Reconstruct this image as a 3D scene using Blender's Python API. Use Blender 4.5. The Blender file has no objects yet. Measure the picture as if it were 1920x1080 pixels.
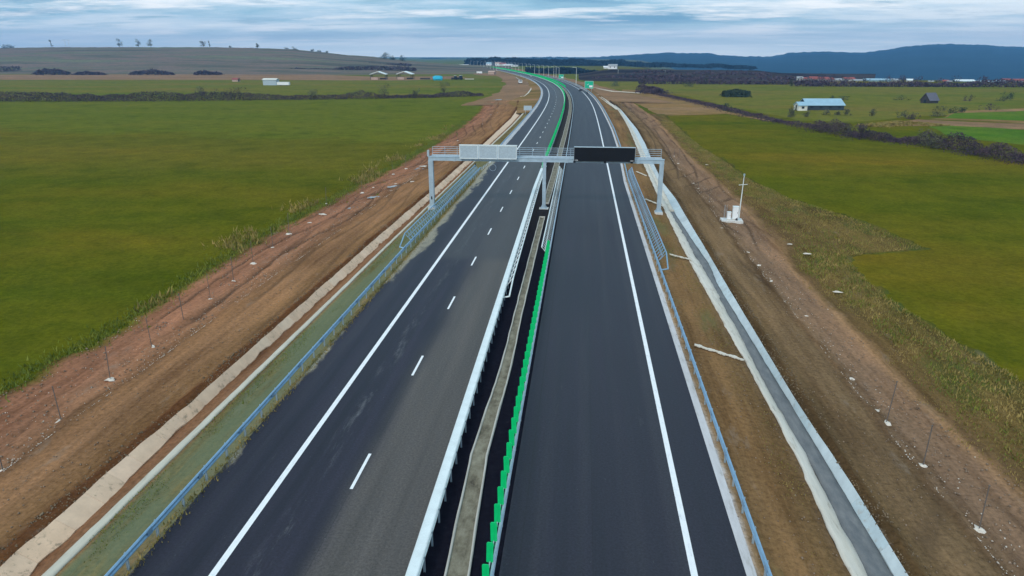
import bpy, math, random
import numpy as np
from mathutils import Vector, Matrix

# ------------------------------------------------------------------ camera, sky, sun, exposure
SC = bpy.context.scene
COL = SC.collection
random.seed(7)
RNG = np.random.default_rng(7)
FPX, YH, XV, CH = 1292.0, 104.0, 1096.0, 19.0           # lens in pixels, horizon row, road vanishing column, camera height
TILT = math.atan((540 - YH) / FPX)
YAW = math.atan((XV - 960) / (FPX / math.cos(TILT)))
cam = bpy.data.cameras.new('camera')
cam.sensor_width = 36.0
cam.lens = 36.0 * FPX / 1920.0
cam.clip_start = 0.3
cam.clip_end = 30000
camo = bpy.data.objects.new('camera', cam)
COL.objects.link(camo)
camo.location = (0, 0, CH)
camo.rotation_euler = (math.pi / 2 - TILT, 0, YAW)
SC.camera = camo

SUN_EL, SUN_ROT = math.radians(38), math.radians(200)
SKY_STRENGTH = 0.1
world = bpy.data.worlds.new('World')
SC.world = world
world.use_nodes = True
wt = world.node_tree
for n in list(wt.nodes):
    wt.nodes.remove(n)
def wn(t, **k):
    n = wt.nodes.new(t)
    for a, b in k.items():
        setattr(n, a, b)
    return n
w_out = wn('ShaderNodeOutputWorld')
w_bg = wn('ShaderNodeBackground')
w_bg.inputs['Strength'].default_value = SKY_STRENGTH
w_sky = wn('ShaderNodeTexSky', sky_type='NISHITA', sun_disc=False, sun_elevation=SUN_EL, sun_rotation=SUN_ROT)
w_geo = wn('ShaderNodeTexCoord')
w_sep = wn('ShaderNodeSeparateXYZ')
wt.links.new(w_geo.outputs['Generated'], w_sep.inputs[0])
def wmath(op, a, b=None, c=None, clamp=False):
    n = wn('ShaderNodeMath', operation=op, use_clamp=clamp)
    for i, v in enumerate((a, b, c)):
        if v is None:
            continue
        if isinstance(v, (int, float)):
            n.inputs[i].default_value = v
        else:
            wt.links.new(v, n.inputs[i])
    return n.outputs[0]
# clouds on a flat layer: direction divided by height, so that they crowd towards the horizon
zz = wmath('ADD', wmath('MAXIMUM', w_sep.outputs['Z'], 0.0), 0.055)
cx = wmath('DIVIDE', w_sep.outputs['X'], zz)
cy = wmath('DIVIDE', w_sep.outputs['Y'], zz)
w_cmb = wn('ShaderNodeCombineXYZ')
wt.links.new(cx, w_cmb.inputs[0]); wt.links.new(cy, w_cmb.inputs[1])
def wnoise(scale, detail, rough, off):
    m = wn('ShaderNodeMapping')
    m.inputs['Location'].default_value = off
    m.inputs['Scale'].default_value = (0.55, 0.85, 1.0)
    wt.links.new(w_cmb.outputs[0], m.inputs[0])
    n = wn('ShaderNodeTexNoise')
    n.inputs['Scale'].default_value = scale
    n.inputs['Detail'].default_value = detail
    n.inputs['Roughness'].default_value = rough
    wt.links.new(m.outputs[0], n.inputs['Vector'])
    return n.outputs['Fac']
def wramp(fac, stops):
    r = wn('ShaderNodeValToRGB')
    e = r.color_ramp.elements
    while len(e) > 1:
        e.remove(e[0])
    e[0].position = stops[0][0]; e[0].color = (*stops[0][1], 1)
    for p, c in stops[1:]:
        q = e.new(p); q.color = (*c, 1)
    wt.links.new(fac, r.inputs[0])
    return r.outputs[0]
def wmix(f, a, b):
    n = wn('ShaderNodeMix', data_type='RGBA')
    if isinstance(f, (int, float)):
        n.inputs[0].default_value = f
    else:
        wt.links.new(f, n.inputs[0])
    for i, v in ((6, a), (7, b)):
        if isinstance(v, tuple):
            n.inputs[i].default_value = (*v, 1)
        else:
            wt.links.new(v, n.inputs[i])
    return n.outputs[2]
n1 = wnoise(0.30, 8, 0.62, (2.3, 4.1, 0))
n2 = wnoise(0.62, 8, 0.66, (7.7, 1.2, 0))
cloudc = wramp(n1, [(0.38, (1.4, 3.2, 4.6)), (0.46, (2.9, 5.0, 6.1)), (0.52, (5.2, 6.7, 7.6)), (0.59, (8.2, 8.8, 9.0))])
patch = wmath('MULTIPLY', wmath('SUBTRACT', n2, 0.53), 9.0, clamp=True)
cloudc = wmix(patch, cloudc, (9.8, 9.8, 9.6))
n3 = wnoise(1.7, 7, 0.62, (1.4, 9.3, 0))
cloudc = wmix(wmath('MULTIPLY', wmath('SUBTRACT', 0.47, n3), 5.0, clamp=True), cloudc, (2.4, 4.2, 5.3))
skyc = wmix(0.88, w_sky.outputs[0], cloudc)
low = wmath('SUBTRACT', 1.0, wmath('MULTIPLY', wmath('MAXIMUM', w_sep.outputs['Z'], 0.0), 22.0), clamp=True)
low = wmath('MULTIPLY', low, 0.8)
skyc = wmix(low, skyc, (11.5, 12.2, 11.8))
wt.links.new(skyc, w_bg.inputs[0])
wt.links.new(w_bg.outputs[0], w_out.inputs[0])

sun = bpy.data.lights.new('sun', 'SUN')
sun.energy = 1.2
sun.angle = math.radians(14)
sun.color = (1.0, 0.96, 0.9)
suno = bpy.data.objects.new('sun', sun)
COL.objects.link(suno)
suno.rotation_euler = (math.pi / 2 - SUN_EL, 0, math.pi - SUN_ROT)   # same direction as the sky's sun
SC.view_settings.view_transform = 'Standard'
SC.view_settings.look = 'None'
SC.view_settings.exposure = 0.55
SC.view_settings.gamma = 1.0
SC.view_settings.use_curve_mapping = False

# ------------------------------------------------------------------ surveying: rays of the lens to places in the world
ct, st = math.cos(TILT), math.sin(TILT)
FW = np.array([-math.sin(YAW) * ct, math.cos(YAW) * ct, -st])
RT = np.array([math.cos(YAW), math.sin(YAW), 0.0])
UP = np.cross(RT, FW)
def ray(px, py):
    return FW * FPX + RT * (px - 960) - UP * (py - 540)
def un(px, py, z=0.0):
    d = ray(px, py); t = (z - CH) / d[2]
    return float(d[0] * t), float(d[1] * t)
def at_y(px, py, Y):
    d = ray(px, py); t = Y / d[1]
    return Vector((float(d[0] * t), float(Y), float(d[2] * t + CH)))
def ppm(y):
    return FPX / max(1.0, y * ct + CH * st)          # photo pixels (1920 wide) per metre at distance y

# the motorway's line: straight, then a long left-hand bend
CV = [(-100,0),(0,0),(150,0),(200,-.04),(250,-.31),(300,-1.05),(350,-2.75),(400,-5.34),(450,-9.11),(500,-14.05),(550,-20.13),(600,-27.25),(650,-35.27),
      (700,-44.03),(750,-53.37),(800,-63.18),(850,-73.34),(900,-83.8),(950,-94.56),(1000,-105.62),(1050,-117.05),(1100,-128.93),(1150,-141.37),
      (1200,-154.45),(1250,-168.29),(1300,-182.97),(1350,-198.6),(1400,-215.25),(1450,-232.99),(1500,-251.91),(1550,-272.06),(1600,-293.52),(1650,-316.35)]
CVy = np.array([a for a, b in CV], float); CVx = np.array([b for a, b in CV], float)
_sl = np.gradient(CVx, CVy)
_yy = np.arange(-100, 1651, 2.0)
_ss = np.interp(_yy, CVy, _sl)
_xx = np.concatenate([[0], np.cumsum((_ss[1:] + _ss[:-1]) * 1.0)])
def cx_(y): return np.interp(y, _yy, _xx)
def cs_(y): return np.interp(y, _yy, _ss)
def P(y, u, z=0.0):
    s = float(cs_(y)); k = 1 / math.sqrt(1 + s * s)
    return Vector((float(cx_(y)) + u * k, y - u * s * k, z))
def tosu(x, y):
    q = y
    for _ in range(6):
        s = float(cs_(q)); k = 1 / math.sqrt(1 + s * s)
        u = (x - float(cx_(q))) / k
        q = y + u * s * k
    return q, u
def tab(pts, z):
    a = sorted(tosu(*un(px, py, z)) for px, py in pts)
    return np.array([p[0] for p in a]), np.array([p[1] for p in a])
def ratio(lst):
    """(row, lateral ratio) pairs of a line that runs along the road, as photo points"""
    return [(XV + r * (y - YH), y) for y, r in lst]
def ratio_left(lst):
    return [(XV - r * (y - YH), y) for y, r in lst]

# ------------------------------------------------------------------ smooth noise for relief
_tabn = RNG.random((256, 256))
def vnoise(x, y):
    xi = np.floor(x).astype(int); yi = np.floor(y).astype(int)
    fx = x - xi; fy = y - yi
    fx = fx * fx * (3 - 2 * fx); fy = fy * fy * (3 - 2 * fy)
    g = lambda a, b: _tabn[a % 256, b % 256]
    return (g(xi, yi) * (1 - fx) + g(xi + 1, yi) * fx) * (1 - fy) + (g(xi, yi + 1) * (1 - fx) + g(xi + 1, yi + 1) * fx) * fy - 0.5
def fbm(x, y, o=4):
    r = 0; a = 1.0
    for i in range(o):
        r = r + a * vnoise(x * 2 ** i + 17.3 * i, y * 2 ** i + 5.1 * i); a *= 0.5
    return r

# ------------------------------------------------------------------ materials
def lin(c):
    return tuple(((v / 255) / 12.92 if v / 255 <= 0.04045 else ((v / 255 + 0.055) / 1.055) ** 2.4) for v in c)
class NT:
    def __init__(s, name, rough=0.8, metal=0.0):
        s.m = bpy.data.materials.new(name); s.m.use_nodes = True
        s.t = s.m.node_tree
        s.b = s.t.nodes['Principled BSDF']
        s.b.inputs['Roughness'].default_value = rough
        s.b.inputs['Metallic'].default_value = metal
        s.b.inputs['Specular IOR Level'].default_value = 0.3
    def n(s, t, **k):
        x = s.t.nodes.new(t)
        for a, b in k.items():
            setattr(x, a, b)
        return x
    def l(s, a, b): s.t.links.new(a, b)
    def pos(s, scale=(1, 1, 1), loc=(0, 0, 0), obj=False):
        if obj:
            g = s.n('ShaderNodeTexCoord').outputs['Object']
        else:
            g = s.n('ShaderNodeNewGeometry').outputs['Position']
        m = s.n('ShaderNodeMapping'); m.inputs['Scale'].default_value = scale; m.inputs['Location'].default_value = loc
        s.l(g, m.inputs[0]); return m.outputs[0]
    def uv(s, name, scale=(1, 1, 1), loc=(0, 0, 0)):
        g = s.n('ShaderNodeUVMap', uv_map=name)
        m = s.n('ShaderNodeMapping'); m.inputs['Scale'].default_value = scale; m.inputs['Location'].default_value = loc
        s.l(g.outputs[0], m.inputs[0]); return m.outputs[0]
    def noise(s, vec, scale, detail=4, rough=0.6):
        x = s.n('ShaderNodeTexNoise'); x.inputs['Scale'].default_value = scale
        x.inputs['Detail'].default_value = detail; x.inputs['Roughness'].default_value = rough
        s.l(vec, x.inputs['Vector']); return x.outputs['Fac']
    def math(s, op, a, b=None, c=None, clamp=False):
        x = s.n('ShaderNodeMath', operation=op, use_clamp=clamp)
        for i, v in enumerate((a, b, c)):
            if v is None: continue
            if isinstance(v, (int, float)): x.inputs[i].default_value = v
            else: s.l(v, x.inputs[i])
        return x.outputs[0]
    def step(s, v, a, b):
        x = s.n('ShaderNodeMapRange', interpolation_type='SMOOTHSTEP')
        s.l(v, x.inputs[0]); x.inputs[1].default_value = a; x.inputs[2].default_value = b
        return x.outputs[0]
    def mix(s, f, a, b, mode='MIX'):
        x = s.n('ShaderNodeMix', data_type='RGBA', blend_type=mode)
        if isinstance(f, (int, float)): x.inputs[0].default_value = f
        else: s.l(f, x.inputs[0])
        for i, v in ((6, a), (7, b)):
            if isinstance(v, tuple): x.inputs[i].default_value = (*v, 1)
            else: s.l(v, x.inputs[i])
        return x.outputs[2]
    def ramp(s, f, stops):
        r = s.n('ShaderNodeValToRGB'); e = r.color_ramp.elements
        while len(e) > 1: e.remove(e[0])
        e[0].position = stops[0][0]; e[0].color = (*stops[0][1], 1)
        for p, c in stops[1:]:
            q = e.new(p); q.color = (*c, 1)
        s.l(f, r.inputs[0]); return r.outputs[0]
    def col(s, c): s.l(c, s.b.inputs['Base Color']); return s
    def bump(s, h, strength, dist):
        x = s.n('ShaderNodeBump'); x.inputs['Strength'].default_value = strength; x.inputs['Distance'].default_value = dist
        s.l(h, x.inputs['Height']); s.l(x.outputs[0], s.b.inputs['Normal'])

def simple(name, c, rough=0.7, metal=0.0, var=0.25, scale=3.0, dirt=None, obj=True, bump=0.0):
    m = NT(name, rough, metal)
    p = m.pos(obj=obj)
    a = m.noise(p, scale, 5, 0.65)
    dark = tuple(v * (1 - var) for v in c); light = tuple(min(1, v * (1 + var)) for v in c)
    base = m.ramp(a, [(0.3, dark), (0.7, light)])
    if dirt:
        d = m.noise(m.pos(obj=obj, loc=(9, 3, 1)), scale * 2.3, 5, 0.7)
        base = m.mix(m.step(d, 0.52, 0.7), base, dirt)
    m.col(base)
    if bump: m.bump(a, 0.5, bump)
    return m.m

M = {}
M['steel'] = simple('galvanised steel', (0.40, 0.50, 0.58), 0.42, 0.35, 0.12, 1.5)
M['steel_blue'] = simple('sky-tinted galvanised steel', (0.25, 0.40, 0.55), 0.42, 0.4, 0.18, 1.5)  # blue of the mirrored sky is put into the base colour
M['steel_white'] = simple('pale zinc steel', (0.7500, 0.8000, 0.8000), 0.45, 0.2, 0.1, 1.5)
M['green_plastic'] = simple('green plastic', (0.0, 0.50, 0.15), 0.45, 0.0, 0.12, 2.0)
M['sign_green'] = simple('green sign sheet', (0.0, 0.42, 0.24), 0.4, 0.0, 0.06, 1.0)
M['white_paint'] = simple('white paint', (0.78, 0.79, 0.80), 0.55, 0.0, 0.06, 1.0)
M['black_display'] = simple('black display', (0.004, 0.005, 0.009), 0.35, 0.0, 0.3, 0.6)
M['black_metal'] = simple('black metal', (0.012, 0.012, 0.016), 0.45)
M['panel_back'] = simple('weathered grey panel', (0.42, 0.50, 0.56), 0.45, 0.15, 0.12, 5.0, (0.22, 0.28, 0.33))
M['concrete_block'] = simple('cast concrete', (0.50, 0.47, 0.41), 0.9, 0, 0.15, 2.5, (0.32, 0.27, 0.21))
M['concrete_white'] = simple('new pale concrete', (0.60, 0.60, 0.58), 0.9, 0, 0.12, 2.5, (0.42, 0.38, 0.33))
M['cement_dry'] = simple('pale cement lump', (0.62, 0.56, 0.49), 0.95, 0, 0.2, 3.0, (0.35, 0.26, 0.19))
M['barn_roof'] = simple('pale metal roof', (0.30, 0.46, 0.56), 0.4, 0.1, 0.1, 0.4)
M['barn_wall'] = simple('dark timber wall', (0.035, 0.05, 0.06), 0.8)
M['plaster'] = simple('pale plaster wall', (0.62, 0.62, 0.57), 0.9, 0, 0.1, 0.6)
M['plaster_pink'] = simple('pinkish brick wall', (0.46, 0.33, 0.27), 0.9, 0, 0.12, 0.8)
M['roof_red'] = simple('red tiled roof', (0.26, 0.075, 0.065), 0.85, 0, 0.2, 0.8)
M['village_wall'] = simple('dull plaster wall', (0.42, 0.42, 0.40), 0.9, 0, 0.25, 0.25)
M['roof_grey'] = simple('grey sheet roof', (0.30, 0.32, 0.34), 0.8, 0, 0.15, 0.8)
M['old_wood'] = simple('blackened old boards', (0.05, 0.045, 0.045), 0.9)
M['roof_slate'] = simple('dark grey roof', (0.11, 0.11, 0.14), 0.85, 0, 0.15, 0.8)
M['glass_dark'] = simple('dark window glass', (0.02, 0.03, 0.04), 0.15)
M['tarp_blue'] = simple('blue tarpaulin', (0.02, 0.36, 0.52), 0.5, 0, 0.15, 0.5)
M['bark'] = simple('bark', (0.06, 0.045, 0.04), 0.95)
M['rubber'] = simple('tyre rubber', (0.015, 0.015, 0.015), 0.85)
M['car_white'] = simple('white car paint', (0.75, 0.77, 0.79), 0.3, 0, 0.03)
M['car_dark'] = simple('dark car paint', (0.02, 0.025, 0.03), 0.3, 0, 0.1)
M['orange_paint'] = simple('dull orange paint', (0.35, 0.12, 0.05), 0.5)
M['stone'] = simple('loose stones', (0.17, 0.125, 0.08), 0.95, 0, 0.5, 1.2, (0.09, 0.06, 0.04), obj=False)
M['clod'] = simple('dry clods', (0.24, 0.175, 0.125), 0.95, 0, 0.5, 1.2, (0.12, 0.08, 0.055), obj=False)
M['puddle'] = simple('puddle water', (0.20, 0.17, 0.15), 0.06, 0, 0.2, 0.8, obj=False)
M['puddle'].node_tree.nodes['Principled BSDF'].inputs['Specular IOR Level'].default_value = 1.0

def foliage_mat(name, stops, rough=0.9, scale=0.35):
    m = NT(name, rough)
    m.b.inputs['Specular IOR Level'].default_value = 0.0
    a = m.noise(m.pos(), scale, 4, 0.7)
    m.col(m.ramp(a, stops)); return m.m
M['twigs'] = foliage_mat('bare purple brown twigs', [(0.3, (0.0380, 0.0320, 0.0510)), (0.5, (0.0722, 0.0512, 0.0714)), (0.7, (0.1425, 0.0992, 0.0935))])
M['twigs_grey'] = foliage_mat('bare grey green twigs', [(0.3, (0.0650, 0.0715, 0.0480)), (0.7, (0.1560, 0.1560, 0.0960))])
M['leaf_dark'] = foliage_mat('dark winter foliage', [(0.3, (0.0240, 0.0390, 0.0300)), (0.7, (0.0675, 0.0900, 0.0570))])
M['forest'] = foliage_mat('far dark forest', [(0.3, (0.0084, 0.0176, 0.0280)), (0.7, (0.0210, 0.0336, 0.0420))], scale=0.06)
M['dry_grass'] = foliage_mat('dry verge grass', [(0.25, (0.1170, 0.1260, 0.0325)), (0.5, (0.2340, 0.1848, 0.0585)), (0.75, (0.4290, 0.3024, 0.1170))], scale=0.5)
M['green_grass'] = foliage_mat('green verge grass', [(0.25, (0.0700, 0.1200, 0.0210)), (0.7, (0.2000, 0.2080, 0.0420))], scale=0.5)

def field_mat(name, stops, big=0.012, stretch=(0.5, 1.6, 1), fine=0.5, bands=False):
    m = NT(name, 0.95)
    m.b.inputs['Specular IOR Level'].default_value = 0.0
    a = m.noise(m.pos(stretch), big, 6, 0.62)
    c = m.ramp(a, stops)
    if bands:                                   # the left meadow was mown in two swathes of different age
        sp = m.n('ShaderNodeSeparateXYZ'); m.l(m.pos(), sp.inputs[0])
        wob = m.noise(m.pos((1, 1, 1), (50, 20, 0)), 0.02, 6, 0.65)
        yy = m.math('ADD', m.math('ADD', sp.outputs[1], m.math('MULTIPLY', m.math('SUBTRACT', wob, 0.5), 60.0)), m.math('MULTIPLY', sp.outputs[0], 0.12))
        left = m.math('SUBTRACT', 1.0, m.step(sp.outputs[0], -8.0, 8.0))
        far_ = m.math('MULTIPLY', left, m.step(yy, 160, 172))
        mid_ = m.math('MULTIPLY', left, m.math('MULTIPLY', m.step(yy, 88, 130), m.math('SUBTRACT', 1.0, m.step(yy, 160, 172))))
        c = m.mix(m.math('MULTIPLY', far_, 0.8), c, (0.112, 0.128, 0.018))
        c = m.mix(m.math('MULTIPLY', mid_, 0.5), c, (0.130, 0.112, 0.020))
    b = m.noise(m.pos((1, 1, 1)), 0.22, 6, 0.75)
    c = m.mix(0.6, c, m.ramp(b, [(0.3, (0.30, 0.33, 0.30)), (0.5, (0.5, 0.5, 0.5)), (0.7, (0.70, 0.66, 0.55))]), 'OVERLAY')
    md = m.noise(m.pos((1, 1, 1), (70, 30, 0)), 0.055, 7, 0.72)
    c = m.mix(m.math('MULTIPLY', m.step(md, 0.50, 0.68), 0.42), c, m.mix(1.0, c, (1.30, 1.06, 1.0), 'MULTIPLY'))
    c = m.mix(m.math('MULTIPLY', m.math('SUBTRACT', 1.0, m.step(md, 0.34, 0.48)), 0.5), c, m.mix(1.0, c, (0.55, 0.68, 0.6), 'MULTIPLY'))
    f = m.noise(m.pos((1, 1, 1)), 2.2, 5, 0.8)
    c = m.mix(fine, c, m.ramp(f, [(0.30, (0.18, 0.20, 0.18)), (0.5, (0.5, 0.5, 0.5)), (0.70, (0.80, 0.77, 0.68))]), 'OVERLAY')
    m.col(c); m.bump(m.math('ADD', f, b), 0.7, 0.14)
    return m.m
M['ground'] = field_mat('meadow grass', [(0.33, (0.0588, 0.0841, 0.0054)), (0.48, (0.0997, 0.1004, 0.0082)), (0.60, (0.1410, 0.1101, 0.0118)), (0.72, (0.1586, 0.1072, 0.0155))], bands=True)
M['field_green'] = field_mat('light green field', [(0.35, (0.1094, 0.1365, 0.0124)), (0.5, (0.1400, 0.1420, 0.0158)), (0.68, (0.1801, 0.1420, 0.0225))], 0.016)
M['field_olive'] = field_mat('olive brown field', [(0.35, (0.1133, 0.1037, 0.0101)), (0.5, (0.1494, 0.1092, 0.0135)), (0.68, (0.1801, 0.1147, 0.0191))], 0.02)
M['field_far'] = field_mat('far green field', [(0.35, (0.1000, 0.1257, 0.0169)), (0.5, (0.1400, 0.1365, 0.0253)), (0.68, (0.1667, 0.1289, 0.0338))], 0.012)
M['field_bright'] = field_mat('bright green crop', [(0.35, (0.0660, 0.1430, 0.0144)), (0.65, (0.1140, 0.1595, 0.0240))], 0.02)
M['field_brown'] = field_mat('ploughed pinkish brown field', [(0.35, (0.2070, 0.1250, 0.0720)), (0.65, (0.2875, 0.1750, 0.1035))], 0.02)
M['field_tan'] = field_mat('dry tan field', [(0.35, (0.1500, 0.1050, 0.0360)), (0.5, (0.2280, 0.1418, 0.0585)), (0.65, (0.2880, 0.1733, 0.0990))], 0.03)
M['field_dark'] = field_mat('dark bare soil', [(0.35, (0.06, 0.05, 0.045)), (0.65, (0.12, 0.09, 0.07))], 0.03)
M['scrub_hill'] = field_mat('scrub hill', [(0.36, (0.0149, 0.0136, 0.0210)), (0.47, (0.0310, 0.0248, 0.0294)), (0.6, (0.0651, 0.0546, 0.0490)), (0.7, (0.0558, 0.0620, 0.0420))], 0.010, (0.35, 2.2, 1))
M['left_hill'] = field_mat('grassy hill', [(0.34, (0.075, 0.075, 0.060)), (0.44, (0.125, 0.115, 0.085)), (0.5, (0.19, 0.135, 0.115)), (0.56, (0.13, 0.125, 0.09)), (0.66, (0.16, 0.165, 0.10))], 0.010, (0.25, 1.8, 1), 0.2)
M['far_hill'] = field_mat('haze-tinted wooded far hill', [(0.36, (0.0080, 0.0260, 0.0392)), (0.55, (0.0128, 0.0358, 0.0470)), (0.7, (0.0200, 0.0455, 0.0560))], 0.003, (1, 1, 1), 0.15)  # blue of distance haze is mixed into the woods' own colour

def asphalt(name, left):
    m = NT(name, 0.62)
    m.b.inputs['Specular IOR Level'].default_value = 0.36
    su = m.n('ShaderNodeSeparateXYZ'); m.l(m.uv('road'), su.inputs[0])
    U, S = su.outputs[0], su.outputs[1]
    streak = m.noise(m.uv('road', (1.3, 0.035, 1)), 1.0, 5, 0.65)
    blot = m.noise(m.uv('road', (0.16, 0.03, 1), (3, 8, 0)), 1.0, 4, 0.6)
    grain = m.noise(m.uv('road', (9, 9, 1)), 1.0, 3, 0.8)
    dark, mid = (0.0085, 0.0075, 0.0160), (0.0215, 0.0190, 0.034)
    c = m.ramp(streak, [(0.36, dark), (0.64, mid)])
    c = m.mix(0.7, c, m.ramp(blot, [(0.3, (0.36, 0.37, 0.40)), (0.5, (0.5, 0.5, 0.5)), (0.7, (0.66, 0.64, 0.62))]), 'OVERLAY')
    if left:
        uw = m.math('ADD', U, m.math('MULTIPLY', m.math('SUBTRACT', blot, 0.5), 3.2))
        lane = m.step(uw, -10.9, -9.0)
        c = m.mix(lane, c, m.ramp(streak, [(0.3, (0.062, 0.053, 0.048)), (0.7, (0.100, 0.086, 0.078))]))
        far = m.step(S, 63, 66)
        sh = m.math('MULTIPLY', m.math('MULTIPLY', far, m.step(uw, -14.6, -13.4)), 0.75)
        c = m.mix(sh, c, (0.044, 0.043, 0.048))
        # dust trails between the lanes
        tr = m.noise(m.uv('road', (1.6, 0.25, 1), (1, 4, 0)), 1.0, 6, 0.75)
        band = m.math('MULTIPLY', m.step(U, -12.8, -12.0), m.math('SUBTRACT', 1.0, m.step(U, -12.0, -11.2)))
        c = m.mix(m.math('MULTIPLY', band, m.math('MULTIPLY', m.step(tr, 0.5, 0.72), 0.55)), c, (0.17, 0.17, 0.18))
        # mud washed on to the shoulder
        mud = m.noise(m.uv('road', (0.55, 0.16, 1), (5, 2, 0)), 1.0, 6, 0.68)
        edge = m.math('MULTIPLY', m.math('SUBTRACT', -14.3, U), 0.27)          # 0 at the line, about 0.75 at the edge
        win = m.math('MULTIPLY', m.step(S, 46, 70), m.math('SUBTRACT', 1.0, m.step(S, 122, 140)))
        v = m.math('ADD', m.math('ADD', edge, mud), m.math('MULTIPLY', win, 0.24))
        c = m.mix(m.step(v, 1.16, 1.32), c, m.ramp(grain, [(0.3, (0.20, 0.175, 0.12)), (0.7, (0.33, 0.29, 0.21))]))
    else:
        nearl = m.step(m.math('ADD', U, m.math('MULTIPLY', m.math('SUBTRACT', blot, 0.5), 4.0)), -1.0, 3.5)
        c = m.mix(m.math('MULTIPLY', nearl, 0.5), m.mix(0.3, c, (0.030, 0.032, 0.040)), (0.022, 0.020, 0.030))
        seam = m.math('MULTIPLY', m.step(U, -1.98, -1.94), m.math('SUBTRACT', 1.0, m.step(U, -1.92, -1.88)))
        c = m.mix(m.math('MULTIPLY', seam, 0.6), c, (0.012, 0.012, 0.016))
    wp = m.math('ABSOLUTE', m.math('SINE', m.math('ADD', m.math('MULTIPLY', U, 1.68), m.math('MULTIPLY', blot, 0.5))))
    wpn = m.noise(m.uv('road', (0.6, 0.02, 1), (13, 3, 0)), 1.0, 4, 0.6)
    c = m.mix(m.math('MULTIPLY', m.math('MULTIPLY', m.step(wp, 0.55, 0.95), m.step(wpn, 0.42, 0.66)), 0.12), c, (0.085, 0.082, 0.085))
    sm = m.math('FRACT', m.math('MULTIPLY', m.math('ADD', U, 10.11 if left else -0.95), 1.0 / 50.0))
    smk = m.math('MULTIPLY', m.math('SUBTRACT', 1.0, m.step(sm, 0.0, 0.0012)), 0.5)
    c = m.mix(smk, c, (0.010, 0.010, 0.013))
    dst = m.noise(m.uv('road', (0.9, 0.10, 1), (31, 5, 0)), 1.0, 7, 0.78)
    c = m.mix(m.math('MULTIPLY', m.step(dst, 0.62, 0.78), 0.40), c, (0.13, 0.125, 0.12))
    spk = m.noise(m.uv('road', (2.2, 2.2, 1), (3, 3, 0)), 1.0, 3, 0.9)
    c = m.mix(m.math('MULTIPLY', m.step(spk, 0.70, 0.74), 0.6), c, (0.16, 0.16, 0.16))
    c = m.mix(0.6, c, m.ramp(grain, [(0.3, (0.15, 0.15, 0.15)), (0.7, (0.85, 0.85, 0.85))]), 'OVERLAY')
    m.col(c)
    m.bump(grain, 0.35, 0.012)
    rr = m.math('ADD', 0.50, m.math('MULTIPLY', streak, 0.22)); m.l(rr, m.b.inputs['Roughness'])
    return m.m
# aggregate, patches and the long paver streaks are all in the one texture
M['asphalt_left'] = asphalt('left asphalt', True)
M['asphalt_right'] = asphalt('right asphalt', False)
def median_mat():
    m = NT('median asphalt', 0.9)
    m.b.inputs['Specular IOR Level'].default_value = 0.0
    a = m.noise(m.uv('road', (3, 3, 1)), 1.0, 5, 0.7)
    m.col(m.ramp(a, [(0.3, (0.006, 0.007, 0.012)), (0.65, (0.013, 0.014, 0.020)), (0.8, (0.035, 0.035, 0.035))]))
    su = m.n('ShaderNodeSeparateXYZ'); m.l(m.uv('road'), su.inputs[0])
    base = m.ramp(a, [(0.3, (0.006, 0.006, 0.011)), (0.65, (0.012, 0.012, 0.019)), (0.8, (0.04, 0.04, 0.04))])
    m.col(m.mix(m.step(su.outputs[1], 55, 120), base, m.ramp(a, [(0.3, (0.026, 0.024, 0.024)), (0.7, (0.060, 0.052, 0.048))])))
    m.bump(a, 0.4, 0.02); return m.m
M['median'] = median_mat()
def line_mat():
    m = NT('road marking paint', 0.6)
    a = m.noise(m.uv('road', (6, 2, 1)), 1.0, 5, 0.7)
    m.col(m.ramp(a, [(0.28, (0.52, 0.53, 0.55)), (0.42, (0.76, 0.77, 0.79)), (0.7, (0.84, 0.85, 0.86))])); return m.m
M['marking'] = line_mat()
def soil_strip():
    m = NT('gutter soil', 0.95)
    a = m.noise(m.uv('road', (1.6, 0.9, 1)), 1.0, 6, 0.72)
    c = m.ramp(a, [(0.28, (0.012, 0.012, 0.010)), (0.36, (0.10, 0.085, 0.06)), (0.5, (0.185, 0.165, 0.12)), (0.66, (0.27, 0.25, 0.19)), (0.76, (0.34, 0.33, 0.20))])
    m.col(c); m.bump(a, 0.8, 0.06); return m.m
M['gutter_soil'] = soil_strip()

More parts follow.
